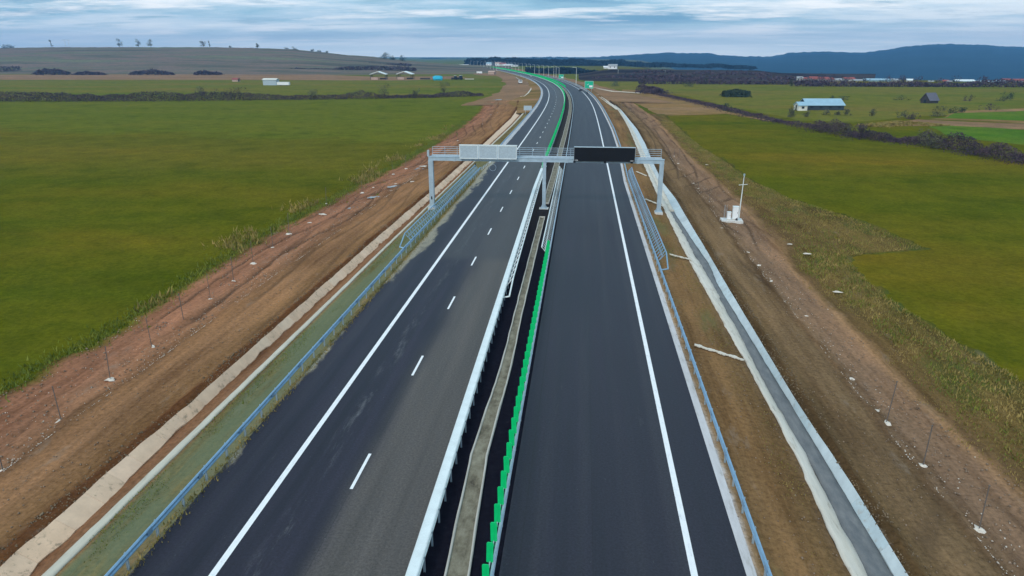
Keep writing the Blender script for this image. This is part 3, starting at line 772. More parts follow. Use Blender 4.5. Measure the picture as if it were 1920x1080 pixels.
setp(scrub('scrub', [(*p, .7), ((p[0]+q[0])/2, (p[1]+q[1])/2, 1), (*q, .7)], 3.2, 6, 3000, .9, M['leaf_dark'], 20, hmin=.8), 'dark oval thicket around a tiny white hut in the right meadow', 'thicket', kind='stuff')
setp(scrub('scrub', wl([(1630,238,.8),(1690,232,1.0),(1740,234,1),(1770,237,.5)]), 0.8, 5, 3500, .5, M['dry_grass'], 5), 'pale stony weeds on the brown strip of the right plain', 'weeds', kind='stuff')

# ------------------------------------------------------------------ carriageways and median
Y0, Y1 = -12.0, 1500.0
def eL(S): return np.full(np.shape(S), -16.9)
def eR(S): return np.interp(S, [0, 110, 150, 190, 240, 300], [6.85, 6.85, 7.7, 7.9, 7.6, 7.4])
mLl = itab([(772,1080),(893,700),(962,484),(1005,345)], 0.8)
mRl = itab([(922,1080),(989,690),(1030,470),(1041,390)], 0.8)
def medL(S): return np.interp(S, [20, 100, 200], [-5.74, -6.6, -6.4])
def medR(S): return np.interp(S, [20, 110, 200], [-2.8, -2.8, -2.9])
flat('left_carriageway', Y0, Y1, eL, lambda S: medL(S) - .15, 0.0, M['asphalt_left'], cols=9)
flat('right_carriageway', Y0, Y1, lambda S: medR(S) + .15, eR, 0.0, M['asphalt_right'], cols=9)
flat('median', Y0, Y1, lambda S: medL(S) - .15, lambda S: medR(S) + .15, -0.02, M['median'], cols=4)
flat('edge_line', Y0, Y1, -13.79, -13.51, 0.005, M['marking'])
flat('edge_line', Y0, Y1, 4.72, 4.99, 0.005, M['marking'])
# lane dashes: each painted bar is a piece of the marking line
ll = empty('lane_line', (0, 0, 0), kind='structure')
k = 0
for i in range(-3, 90):
    y = 26.35 + 12 * i
    if y > 1050: break
    flat('dash', y, y + 3.0, -10.18, -10.03, 0.005, M['marking'], d0=3.0, parent=ll)

# ------------------------------------------------------------------ cut beside the road: boundaries surveyed from the photo
def lanes(tabs, zs):
    out = []
    for t, z in zip(tabs, zs):
        if callable(t): out.append(t)
        else: out.append(itab(t, z))
    return out
LZ = [-0.02, -.45, -.47, -1.0, -.50, -.58, -.85, -1.13, -1.5]
LT = lanes([eL,
     ratio_left([(1080,1.018),(885,1.02),(464,1.03),(321,1.03),(268,1.03),(236,1.02),(205,1.06),(190,1.2)]),
     ratio_left([(1080,1.041),(885,1.041),(464,1.044),(321,1.04),(268,1.05),(236,1.045),(205,1.09),(190,1.24)]),
     ratio_left([(1070,1.067),(890,1.076),(745,1.086),(451,1.080),(403,1.075),(362,1.066),(262,1.07),(236,1.07),(205,1.12),(190,1.27)]),
     ratio_left([(1080,1.14),(890,1.14),(740,1.134),(640,1.134),(434,1.139),(360,1.127),(305,1.13),(236,1.16),(222,1.17),(205,1.25),(190,1.42)]),
     ratio_left([(1055,1.19),(890,1.185),(640,1.18),(434,1.18),(360,1.17),(305,1.17),(222,1.22),(205,1.30),(190,1.50)]),
     ratio_left([(890,1.394),(795,1.405),(695,1.398),(522,1.408),(487,1.40),(380,1.40),(300,1.40),(260,1.42),(222,1.5),(200,1.70),(185,2.0)]),
     ratio_left([(740,1.723),(632,1.697),(540,1.711),(505,1.736),(430,1.767),(382,1.74),(332,1.706),(277,1.68),(240,1.735),(210,1.86),(195,2.08),(180,2.4)]),
     lambda S: LT[7](S) - 3.0], LZ)
RZ = [-.01, -.02, -.50, -.92, -.92, -.50, -.58, -.80, -1.0, -1.14, -1.5]
RT_ = lanes([eR, lambda S: eR(S) + .36,
     [(1550,990),(1495,860),(1395,675),(1320,540),(1315.5,533),(1284,473),(1260,424),(1233,367),(1206.7,308),(1189,264),(1180,243),(1169.6,223.7),(1156,203),(1140,190)],
     [(1577,990),(1523,876),(1480,805),(1329,522),(1302,478),(1284,444),(1261,405.5),(1239,365),(1214,308),(1194,264),(1184,243),(1172,223.7),(1158,203),(1141,190)],
     [(1622,990),(1480,753),(1344,531),(1333,500),(1302,455.5),(1269,405.5),(1248,365),(1216,305),(1198,264),(1187,243),(1174,223.7),(1159.5,203),(1142,190)],
     [(1690,1060),(1585,890),(1500,765),(1360,531),(1320,462),(1293,418),(1267,373),(1242,342),(1223,302),(1209.6,269.6),(1194.8,243),(1180,225),(1163.7,205),(1145,191)],
     [(1733,1060),(1611,890),(1521,745),(1376,531),(1333,462),(1305,418),(1277,373),(1254,342),(1232,302),(1216,269.6),(1200,243),(1184,225),(1168,207),(1150,191)],
     [(1800,970),(1720,880),(1645,785),(1590,715),(1393,469),(1347,411),(1322,378),(1293,340),(1271,315.5),(1248,283),(1226,250),(1206.7,229.6),(1183,207.4),(1162,190)],
     [(1920,920),(1810,835),(1725,755),(1650,680),(1575,590),(1515,540),(1480,493),(1449,444),(1415.5,411),(1382,373),(1349,342),(1315.5,313),(1289.6,291.9),(1254,250),(1230,223.7),(1203.7,204.4),(1183,189.6)],
     [(1920,715),(1780,635),(1645,545),(1600,500),(1585,482),(1650,474),(1735,466),(1706,455),(1650,430),(1570,400),(1480,373),(1444,353),(1415,344),(1382,322),(1360,304),(1319,278.5),(1285,252),(1263,231),(1248,216),(1225,200)],
     lambda S: RT_[9](S) + 3.0], RZ)

dirt = lin((150, 118, 96))
def left_patch(m, c, lane):
    # green sprayed seed on the near berm
    a = m.noise(m.uv('road', (0.30, 0.05, 1), (11, 3, 0)), 1.0, 5, 0.7)
    w = m.math('MULTIPLY', m.math('SUBTRACT', 1.0, m.step(lane, 0.85, 1.0)), m.step(a, 0.36, 0.55))
    su = m.n('ShaderNodeSeparateXYZ'); m.l(m.uv('road'), su.inputs[0])
    w = m.math('MULTIPLY', w, m.math('SUBTRACT', 1.0, m.step(su.outputs[1], 110, 150)))
    return m.mix(m.math('MULTIPLY', w, 0.7), c, (0.120, 0.160, 0.100))
stopsL = [(0.0, (0.3643, 0.2313, 0.1123)), (0.10, (0.2484, 0.1561, 0.0734)), (0.3, (0.1904, 0.1445, 0.0605)), (0.9, (0.1739, 0.1388, 0.0587)), (1.0, (0.2153, 0.1272, 0.0648)),
          (2.1, (0.2153, 0.1156, 0.0648)), (3.0, (0.2318, 0.1099, 0.0562)), (4.0, (0.0994, 0.0439, 0.0190)), (4.6, (0.1242, 0.0532, 0.0234)), (5.1, (0.2484, 0.1330, 0.0622)), (5.5, (0.2732, 0.1445, 0.0734)),
          (5.92, (0.2567, 0.1330, 0.0657)), (6.02, (0.1822, 0.0949, 0.0501)), (6.12, (0.2732, 0.1388, 0.0760)), (6.5, (0.3064, 0.1445, 0.0846)), (6.86, (0.2650, 0.1214, 0.0691)),
          (7.0, (0.1408, 0.0983, 0.0259)), (7.2, (0.0994, 0.1017, 0.0138)), (8.0, (0.1159, 0.1156, 0.0155))]
M['side_left'] = side_mat('earthworks left', stopsL, 8, 0.13, left_patch)
def right_patch(m, c, lane):
    a = m.noise(m.uv('road', (0.2, 0.045, 1), (5, 9, 0)), 1.0, 5, 0.7)
    w = m.math('MULTIPLY', m.math('MULTIPLY', m.step(lane, 1.02, 1.2), m.math('SUBTRACT', 1.0, m.step(lane, 1.8, 1.98))), m.step(a, 0.52, 0.66))
    c = m.mix(m.math('MULTIPLY', w, 0.6), c, (0.115, 0.13, 0.055))
    b = m.noise(m.uv('road', (0.35, 0.10, 1), (8, 2, 0)), 1.0, 5, 0.7)
    w = m.math('MULTIPLY', m.step(lane, 8.15, 8.5), m.step(b, 0.5, 0.66))
    return m.mix(m.math('MULTIPLY', w, 0.7), c, (0.065, 0.088, 0.022))
stopsR = [(0.0, (0.5000, 0.5000, 0.5200)), (1.0, (0.5200, 0.5100, 0.5200)), (1.02, (0.2992, 0.2065, 0.1262)), (1.12, (0.1871, 0.1118, 0.0527)), (1.5, (0.2245, 0.1275, 0.0580)), (1.9, (0.1794, 0.1093, 0.0506)), (2.0, (0.1739, 0.1103, 0.0605)),
          (5.0, (0.0745, 0.0462, 0.0227)), (5.5, (0.0932, 0.0552, 0.0257)), (6.0, (0.1429, 0.0923, 0.0469)), (6.25, (0.1863, 0.1183, 0.0628)), (6.8, (0.1801, 0.1153, 0.0620)), (6.96, (0.1180, 0.0723, 0.0393)),
          (7.04, (0.1863, 0.1183, 0.0696)), (7.25, (0.2173, 0.1354, 0.0847)), (7.8, (0.2360, 0.1404, 0.0847)), (7.95, (0.2918, 0.1705, 0.0907)), (8.1, (0.1242, 0.0782, 0.0341)), (8.5, (0.1429, 0.0953, 0.0341)),
          (8.9, (0.1242, 0.0903, 0.0302)), (9.05, (0.0869, 0.0823, 0.0166)), (9.3, (0.0684, 0.0882, 0.0106)), (10.0, (0.0745, 0.0953, 0.0121))]
M['side_right'] = side_mat('earthworks right', stopsR, 10, 0.13, right_patch)

def side(name, fns, zs, i0, i1, y0, y1, mat, per, relief, sgn):
    S = rows(y0, y1, 0.45, 0.006)
    B = np.stack([fns[i](S) for i in range(i0, i1 + 1)], 1)
    # uneven edges; seams between neighbours move together
    for c in range(B.shape[1]):
        li = i0 + c
        amp = relief['edge'].get(li, 0.0)
        B[:, c] += fbm(S * 0.35 + li * 9.1, S * 0 + li * 3.7, 4) * amp
    if sgn < 0: B = np.minimum.accumulate(B, axis=1)
    else: B = np.maximum.accumulate(B, axis=1)
    cols = []; lanev = []; zv = []
    for c in range(B.shape[1] - 1):
        k = per[i0 + c]
        for j in range(k + (1 if c == B.shape[1] - 2 else 0)):
            t = j / k
            cols.append(B[:, c] * (1 - t) + B[:, c + 1] * t); lanev.append(i0 + c + t)
            zv.append(zs[i0 + c] * (1 - t) + zs[i0 + c + 1] * t)
    U = np.stack(cols, 1); L = np.broadcast_to(np.array(lanev)[None, :], U.shape)
    Z = np.broadcast_to(np.array(zv)[None, :], U.shape).copy()
    amp = np.interp(np.array(lanev), [a for a, b in relief['amp']], [b for a, b in relief['amp']])[None, :]
    Sg = np.broadcast_to(S[:, None], U.shape)
    Lm = np.array(lanev)[None, :]
    soft = np.interp(Lm, [a for a, b in relief['rut']], [b for a, b in relief['rut']])
    bend = U + fbm(U * .02 + 3, Sg * .022, 2) * 9.0
    ru = np.abs(np.sin(bend * 1.15)); rk = np.clip((fbm(U * .12 + 8, Sg * .03 + 2, 3) + .14) * 4, 0, 1)
    rut = (1 - smooth01((ru - .05) / .30)) * rk * soft
    bend2 = U * .6 - Sg * .16 + fbm(U * .05, Sg * .03 + 7, 2) * 7
    ru2 = np.abs(np.sin(bend2)); rk2 = np.clip((fbm(U * .10 + 60, Sg * .035 + 30, 3) - .10) * 5, 0, 1)
    rut = np.maximum(rut, (1 - smooth01((ru2 - .04) / .26)) * rk2 * soft)
    Z -= rut * .11
    Z += fbm(U * 1.1 + 40, Sg * 0.55, 4) * amp * 1.0 + fbm(U * 0.8, Sg * 0.06 + 9, 3) * amp * 0.7
    for c0, w, h in relief['ridge']:
        Z += h * np.exp(-((L - c0) / w) ** 2) * (0.6 + 1.1 * fbm(Sg * 0.5, Sg * 0 + c0, 3))
    o = sheet(name, S, U, Z, mat, lane=L)
    at = o.data.attributes.new('rut', 'FLOAT', 'POINT'); at.data.foreach_set('value', rut.astype(np.float32).ravel())
    return o
relL = dict(rut=[(4.6, 0), (5.0, .5), (5.9, .6), (6.1, 1), (6.8, 1), (7, 0)], edge={1: .05, 2: .05, 3: .10, 4: .12, 5: .35, 6: .5, 7: 1.2, 8: 1.2}, amp=[(0, 0.0), (.15, .05), (.9, .06), (1, 0), (2, 0), (3, .02), (4, 0.02), (4.3, .16), (5.3, .08), (6, .10), (6.3, .28), (6.9, .18), (7.1, .06), (8, 0)],
            ridge=[(4.45, .25, .16), (6.0, .05, .12)])
relR = dict(rut=[(6.0, 0), (6.2, .7), (6.9, .7), (7.1, .8), (7.8, .9), (8, .5), (8.4, 0)], edge={1: 0, 2: .06, 3: .10, 4: .10, 5: .08, 6: .25, 7: .35, 8: .6, 9: 1.5, 10: 1.5}, amp=[(0, 0), (1, 0), (1.2, .07), (1.8, .07), (2, 0), (5, 0.02), (5.4, .20), (6.2, .06), (6.9, .07), (7.2, .15), (8, .15), (8.3, .2), (9, .14), (10, 0)],
            ridge=[(5.5, .25, .18), (7.0, .05, .16), (8.05, .08, .10)])
perL = {0: 7, 1: 2, 2: 2, 3: 3, 4: 4, 5: 24, 6: 30, 7: 4}
perR = {0: 1, 1: 8, 2: 2, 3: 2, 4: 3, 5: 4, 6: 22, 7: 24, 8: 14, 9: 4}
side('berm', LT, LZ, 0, 1, Y0, 900, M['side_left'], perL, relL, -1)
side('ditch_bed', LT, [z - .06 if i in (1, 2, 4) else z - .02 for i, z in enumerate(LZ)], 1, 4, Y0, 250, M['side_left'], perL, relL, -1)
side('dirt_track', LT, LZ, 4, 6, Y0, 330, M['side_left'], perL, relL, -1)
side('earth_strip', LT, LZ, 6, 8, Y0, 330, M['side_left'], perL, relL, -1)
side('berm', RT_, RZ, 1, 2, Y0, 900, M['side_right'], perR, relR, 1)
side('ditch_bed', RT_, [z - .07 if i in (2, 3, 4, 5) else z for i, z in enumerate(RZ)], 2, 5, Y0, 330, M['side_right'], perR, relR, 1)
side('dirt_track', RT_, RZ, 5, 7, Y0, 330, M['side_right'], perR, relR, 1)
side('earth_strip', RT_, RZ, 7, 8, Y0, 330, M['side_right'], perR, relR, 1)
side('verge', RT_, RZ, 8, 10, Y0, 260, M['side_right'], perR, relR, 1)
# farther on: rough ground either side of the bend
def far_side(name, y0, y1, ua, ub, z0, z1, mat):
    S = rows(y0, y1, 6, .012); t = np.linspace(0, 1, 7)[None, :]
    a = ua(S)[:, None]; b = ub(S)[:, None]
    U = a * (1 - t) + b * t + fbm(S * .03, S * 0 + 3, 3)[:, None] * 5 * (t > .9)
    sheet(name, S, U, z0 * (1 - t) + z1 * t + 0 * U, M[mat])
far_side('earthwork', 300, 1250, lambda S: S * 0 - 20.5, lambda S: np.interp(S, [300, 420, 600, 1250], [-50, -44, -40, -40]), -.42, -1.22, 'field_brown')
far_side('earthwork', 320, 1250, lambda S: np.full(len(S), 10.5), lambda S: np.interp(S, [320, 420, 600, 1250], [46, 30, 24, 34]), -.45, -1.22, 'field_brown')
far_side('embankment', 250, 1250, lambda S: S * 0 - 17.95, lambda S: np.interp(S, [250, 330, 420, 700], [-24, -30, -25, -22]), -.03, -.6, 'field_tan')
# concrete edge strips of the carriageways
def conc_strip_mat(name, a, b):
    m = NT(name, 0.9)
    n = m.noise(m.uv('road', (3.0, 0.5, 1)), 1.0, 6, 0.72)
    n2 = m.noise(m.uv('road', (0.8, 0.12, 1), (5, 5, 0)), 1.0, 4, 0.7)
    c = m.ramp(n, [(0.28, b), (0.45, a), (0.75, tuple(min(.8, v * 1.15) for v in a))])
    c = m.mix(0.5, c, m.ramp(n2, [(0.3, (0.38, 0.37, 0.35)), (0.65, (0.56, 0.56, 0.57))]), 'OVERLAY')
    m.col(c); m.bump(n, 0.4, 0.02); return m.m
M['edge_concrete'] = conc_strip_mat('edge strip concrete', (0.52, 0.51, 0.52), (0.33, 0.31, 0.28))
M['kerb_concrete'] = conc_strip_mat('gutter kerb concrete', (0.46, 0.44, 0.40), (0.25, 0.23, 0.19))
flat('edge_strip', Y0, 900, eR, lambda S: eR(S) + .40, .012, M['edge_concrete'], cols=2)
flat('edge_strip', 128, 1100, lambda S: eL(S) - np.interp(S, [128, 150], [.25, 1.05]), lambda S: eL(S) + .02, .008, M['edge_concrete'], cols=2)

# median gutter: two concrete kerbs with silted soil between
gl = itab([(832,1080),(882.5,850),(940,680),(960,600),(1011,408)], 0.12)
gr_ = itab([(880,1080),(915,850),(961,680),(976.5,600),(1021.5,408)], 0.12)
def gutter(y0, y1, fa, fb, label, n_end):
    e = empty('median_gutter', (0, 0, 0), 0, label, 'gutter'); 
    S = rows(y0, y1, .8, .008); a = fa(S); b = fb(S)
    w = .085
    for nm, lo, hi in (('kerb', a, a + w), ('kerb', b - w, b)):
        U = np.stack([lo, lo, hi, hi], 1); Z = np.stack([S * 0 - .04, S * 0 + .13, S * 0 + .13, S * 0 - .04], 1)
        Z[:, 1:3] += (fbm(S * .4, S * 0 + 2, 3) * .02)[:, None]
        U[:, 1:3] += (fbm(S * .5, S * 0 + 7, 3) * .05)[:, None]
        sheet(nm, S, U, Z, M['kerb_concrete'], parent=e, smooth=False)
    t = np.linspace(0, 1, 7)[None, :]
    U = (a + w * .8)[:, None] * (1 - t) + (b - w * .8)[:, None] * t
    Sg = np.broadcast_to(S[:, None], U.shape)
    Z = .045 + fbm(U * 4, Sg * 1.2, 4) * .07 - .02 * np.sin(np.pi * t)
    sheet('soil', S, U, Z, M['gutter_soil'], parent=e)
    for q in n_end:                                         # closing kerb
        MB().box(float(fa(q)), float(fb(q)), q - .12, q + .04, -.04, .15).obj('end_kerb', M['kerb_concrete'], e)
    return e
gutter(-8, 83.5, gl, gr_, 'silted concrete gutter in the near median between the guardrails', [83.5])
def ga(S): return np.interp(S, [92, 105, 170, 260], [-4.95, -4.95, -4.75, -4.5])
def gb(S): return np.interp(S, [92, 105, 170, 260], [-4.15, -4.0, -3.75, -3.5])
gutter(92, 700, ga, gb, 'pale concrete gutter in the median beyond the gantry', [92])

# ditches lined with separately cast concrete slabs
def lining(label, fns, zs, lo, hi, y0, y1, step_, mats, jag, thick=.09, flip=1):
    e = empty('drainage_ditch', (0, 0, 0), 0, label, 'ditch')
    y = y0; k = 0
    far = MB()
    while y < y1 - .5:
        L = step_ * random.uniform(.85, 1.15)
        ya, yb = y + .006, y + L - .006
        def pt(i, yy, du=0.0, t=0.0, dz=0.0):
            u = float(fns[i](np.array([yy]))[0]) ; return P(yy, u + du, zs[i] + dz)
        A0, A1 = pt(lo, ya), pt(lo, yb); B0, B1 = pt(hi, ya), pt(hi, yb)
        d0 = (A0 - B0); d1 = (A1 - B1)
        n = 4; jl = [float(fbm(np.array([(ya + (yb - ya) * q / n) * .9]), np.array([lo * 3.3]), 4)[0]) * jag * 2.2 for q in range(n + 1)]
        skew = random.uniform(-.006, .006)
        top = []; bot = []
        for j in range(n + 1):
            f = j / n
            q = A0.lerp(A1, f) + d0.normalized() * (jl[j] + (0.55 * jag * math.sin(math.pi * f))); r = B0.lerp(B1, f) - d0.normalized() * float(fbm(np.array([q.y * .7]), np.array([9.1]), 3)[0]) * jag * .7
            top.append((q, r))
        up = Vector((0, 0, .05 + skew))
        vs = []; fs = []
        for q, r in top: vs += [q + up, r + up]
        m0 = len(vs)
        for q, r in top: vs += [q + up - Vector((0, 0, thick)), r + up - Vector((0, 0, thick))]
        for j in range(n):
            a = 2 * j
            fs += [(a, a + 1, a + 3, a + 2), (a, a + 2, m0 + a + 2, m0 + a), (a + 1, m0 + a + 1, m0 + a + 3, a + 3)]
        fs += [(0, m0, m0 + 1, 1), (2 * n, 2 * n + 1, m0 + 2 * n + 1, m0 + 2 * n)]
        if y < 150:
            mb = MB().add(vs, fs); o = mb.obj('slab', random.choice(mats), e)
        else: far.add(vs, fs)
        y += L; k += 1
    if far.v: far.obj('slab', mats[0], e)['kind'] = 'stuff'
    return e
def slab_mats(base, tints, dirt_):
    out = []
    for i, t in enumerate(tints):
        c = tuple(min(.8, a * b) for a, b in zip(base, t))
        out.append(simple('ditch slab concrete', c, 0.9, 0, 0.12, 1.2, dirt_ if i % 2 else None, obj=False, bump=.02))
    return out
sl = slab_mats((0.68, 0.49, 0.345), [(1, 1, 1), (.95, .95, .95), (1.05, 1.05, 1.07), (1.0, .97, .94), (.98, 1.02, 1.05), (.93, .92, .91)], (0.30, 0.23, 0.16))
d1 = lining('left ditch lined with beige concrete slabs between berm and dirt track', LT, LZ, 3, 4, -8, 262, 1.9, sl, .12)
sr = slab_mats((0.48, 0.54, 0.57), [(1, 1, 1), (.90, .91, .92), (1.07, 1.06, 1.04), (.96, 1.0, 1.0)], (0.40, 0.40, 0.38))
d2 = lining('right ditch with pale bluish slabs and a dark channel bed beside the brown berm', RT_, RZ, 4, 5, -8, 300, 3.0, sr, .03)
def strip_part(name, fns, zs, i, j, y0, y1, mat, parent, dz, jag, d0=.5):
    S = rows(y0, y1, d0, .006); t = np.linspace(0, 1, 4)[None, :]
    a = fns[i](S) + fbm(S * 1.1, S * 0 + i, 4) * jag; b = fns[j](S) + fbm(S * 1.1 + 50, S * 0 + j, 4) * jag
    U = a[:, None] * (1 - t) + b[:, None] * t
    Z = zs[i] * (1 - t) + zs[j] * t + dz + 0 * U
    # a thickness on both long sides
    U = np.concatenate([U[:, :1], U, U[:, -1:]], 1); Z = np.concatenate([Z[:, :1] - .12, Z, Z[:, -1:] - .12], 1)
    return sheet(name, S, U, Z, mat, parent=parent, smooth=False)
M['strip_left'] = conc_strip_mat('thin ditch strip', (0.48, 0.45, 0.37), (0.30, 0.26, 0.19))
M['strip_right'] = conc_strip_mat('wide ditch strip', (0.58, 0.54, 0.47), (0.30, 0.24, 0.17))
def bed_mat():
    m = NT('channel bed', 0.85)
    n = m.noise(m.uv('road', (2.2, 0.7, 1)), 1.0, 6, 0.72)
    m.col(m.ramp(n, [(0.3, (0.10, 0.11, 0.12)), (0.55, (0.16, 0.165, 0.17)), (0.68, (0.20, 0.20, 0.20)), (0.74, (0.42, 0.42, 0.42))])); return m.m
M['bed'] = bed_mat()
strip_part('edge_strip', LT, LZ, 1, 2, -8, 262, M['strip_left'], d1, .06, .035)
strip_part('edge_strip', RT_, RZ, 2, 3, -8, 300, M['strip_right'], d2, .06, .12)
strip_part('channel_bed', RT_, RZ, 3, 4, -8, 93, M['bed'], d2, .02, .07)
strip_part('channel_floor', RT_, RZ, 3, 4, 93, 300, M['strip_right'], d2, .04, .03).name = 'channel_floor'
MB().box(-.35, .35, -.12, .12, -.1, .18).obj('weir', M['concrete_block'], d2).location = P(93, float(RT_[3](np.array([93.]))[0]) + .2, -.85)
# loose concrete chutes across the right berm
for k, (a, b, lab) in enumerate([((1302,648),(1394,676),'nearest thin pale water chute across the brown berm'), ((1256,478),(1297,488),'pale muddy chute across the berm just past the near end of the right barrier'),
                   ((1210,374),(1246,388),'short pale chute across the berm near the right gantry column'), ((1193,322),(1212,330),'farthest pale chute across the berm, just under the gantry beam')]):
    pa, pb = Vector((*un(*a, -.05), 0)), Vector((*un(*b, -.45), 0))
    mb = MB(); n = 14; pr = None
    for j in range(n):
        f, g = j / n, (j + 1) / n
        q, r = pa.lerp(pb, f), pa.lerp(pb, g)
        w = .26 + .1 * math.sin(j * 1.9 + k)
        q.z = -.0 - .42 * f; r.z = -.0 - .42 * g
        mb.bar(q + Vector((0, .06 * math.sin(j * 1.3), .02)), r + Vector((0, .06 * math.sin(j * 1.3 + 1.3), .02)), w, .07)
    setp(mb.obj('water_chute', M['strip_right']), lab, 'chute', 'pale chutes across the right berm')
# small service channels farther along
def channel(name, pts, w, z, label, mat='strip_right', cat='channel'):
    q = [Vector((*un(a, b, z), z)) for a, b in pts]; mb = MB()
    for a, b in zip(q, q[1:]):
        d = (b - a).normalized(); s = Vector((d.y, -d.x, 0)) * w * .5
        mb.bar(a + s - d * .1, b + s + d * .1, w * .28, .25); mb.bar(a - s - d * .1, b - s + d * .1, w * .28, .25)
        mb.bar(a - d * .1 - Vector((0, 0, .05)), b + d * .1 - Vector((0, 0, .05)), w * .8, .06)
    return setp(mb.obj(name, M[mat]), label, cat)
channel('drainage_channel', [(988,181),(994,175),(999,168),(1001,162),(998,157),(991,154)], 2.4, -.6, 'curved white channel continuing the left ditch toward the white truck')
channel('drainage_channel', [(979,181),(988,180.5)], 2.0, -.6, 'short white cross piece at the end of the left slab ditch')
channel('drainage_channel', [(1111,164),(1130,168),(1150,171.5),(1165,172),(1185,173.5),(1200,174.5)], 1.8, -.9, 'long straight white channel crossing the earthworks right of the big green sign')
channel('drainage_channel', [(1098,168),(1106,172),(1113,176),(1121,178)], 1.2, -.5, 'short white channel beside the road below the big green sign')
channel('drainage_channel', [(1125,182),(1133,187),(1142,194),(1150,199),(1158,205)], 1.2, -.4, 'white channel leading on from the right slab ditch toward the green sign')

# ------------------------------------------------------------------ guardrails
def wprof():
    """W-shaped steel beam, seen end on"""
    o = [(.0, -.155), (.035, -.12), (.035, -.075), (-.02, -.03), (-.02, .03), (.035, .075), (.035, .12), (.0, .155)]
    i = [(x - .012, z) for x, z in o[::-1]]
    return o + i
beam_me = {}
def beam_mesh(key, L=4.0):
    if key in beam_me: return beam_me[key]
    mb = MB()
    if key == 'single':
        mb.prism(wprof(), -L / 2 + .006, L / 2 - .006)
        mb.box(-.055, -.012, -L / 2 + .006, L / 2 - .006, .10, .16)
        mb.box(.022, .047, L / 2 - .32, L / 2 - .01, -.13, .165)           # overlap of the next panel
        me = mb.mesh('rail', M['steel_blue'])
    elif key == 'double':
        p = [(x + .2, z) for x, z in wprof()]; mb.prism(p, -L / 2 + .006, L / 2 - .006)
        p = [(-x - .2, z) for x, z in wprof()][::-1]; mb.prism(p, -L / 2 + .006, L / 2 - .006)
        mb.box(-.185, .185, -L / 2 + .006, L / 2 - .006, .10, .158)
        me = mb.mesh('rail', M['steel_white'])
    elif key == 'thin':
        mb.prism(wprof(), -L / 2 + .006, L / 2 - .006)
        mb.box(-.075, -.012, -L / 2 + .006, L / 2 - .006, .08, .16)
        me = mb.mesh('rail', M['steel'])
    beam_me[key] = me; return me
post_me = {}
def post_mesh(key):
    if key in post_me: return post_me[key]
    mb = MB()
    if key == 'double':
        for x in (-.21, .21):
            mb.box(x - .03, x + .03, -.005, .005, -.3, .70); mb.box(x - .035, x - .027, -.04, .04, -.3, .70); mb.box(x + .027, x + .035, -.04, .04, -.3, .70)
        mb.box(-.2, .2, -.02, .02, .55, .62); m = M['steel']
    else:
        mb.box(-.10, -.03, -.005, .005, -.6, .78); mb.box(-.105, -.097, -.045, .045, -.6, .78); mb.box(-.033, -.025, -.045, .045, -.6, .78)
        mb.box(-.03, -.012, -.06, .06, .56, .70); m = M['steel']
    post_me[key] = mb.mesh('post', m); return post_me[key]
def guardrail(label, ufn, y0, y1, key, side_, zc=.62, pitch=2.0, postkey='single', limit_posts=290):
    """side_: +1 when traffic passes on the right of the rail"""
    e = empty('guardrail', P(y0, float(ufn(y0)), 0), 0, label, 'guardrail')
    O = e.location.copy()
    y = y0 + 2; nseg = 0; seg = beam_mesh(key); far = MB()
    while y < y1:
        L = 4.0
        a = P(y - 2, float(ufn(y - 2)), 0); b = P(y + 2, float(ufn(y + 2)), 0); d = b - a
        if nseg < 290:
            o = link('rail', seg, e); o.location = (a + b) / 2 - O + Vector((0, 0, zc))
            o.rotation_euler = (0, 0, math.atan2(-d.x, d.y) + (0 if side_ > 0 else math.pi)); o.scale = (1, d.length / 4.0, 1)
        nseg += 1; y += L
    y = y0 + .4; k = 0; pm = post_mesh(postkey)
    while y < y1 and k < limit_posts:
        a = P(y, float(ufn(y)), 0); s = float(cs_(y))
        o = link('post', pm, e); o.location = a - O; o.rotation_euler = (0, 0, -math.atan(s) + (0 if side_ > 0 else math.pi)); k += 1; y += pitch
    return e
uL = lambda S: np.interp(S, [19, 67, 117, 130, 160], [-17.0, -17.4, -17.2, -17.3, -17.5])
uR = lambda S: eR(S) + .62
guardrail('long blue steel guardrail along the left shoulder in front of the gantry', uL, -6, 118, 'single', 1)
guardrail('steel guardrail along the left shoulder of the far bend beyond the gantry', uL, 134, 700, 'single', 1)
guardrail('blue steel guardrail along the right concrete edge strip', uR, -6, 700, 'single', -1)
guardrail('broad white double guardrail on the left side of the median', medL, -6, 118.5, 'double', 1, .68, 1.5, 'double')
guardrail('thin double steel rail on the left of the median beyond the gantry', medL, 119, 1150, 'double', 1, .68, 3.0, 'double')
guardrail('slim pale guardrail on the right side of the median', medR, -6, 1150, 'thin', 1, .64, 3.0)
# short end posts left of the road past the parapet
e = empty('guardrail_end', P(119, -17.2, 0), 0, 'row of short posts at the gap after the left parapet', 'guardrail')
for k in range(6):
    MB().box(-.06, .06, -.05, .05, -.3, .55 - k * .05).obj('post', M['steel'], e).location = (k * .05, 1.6 * k + .8, 0)

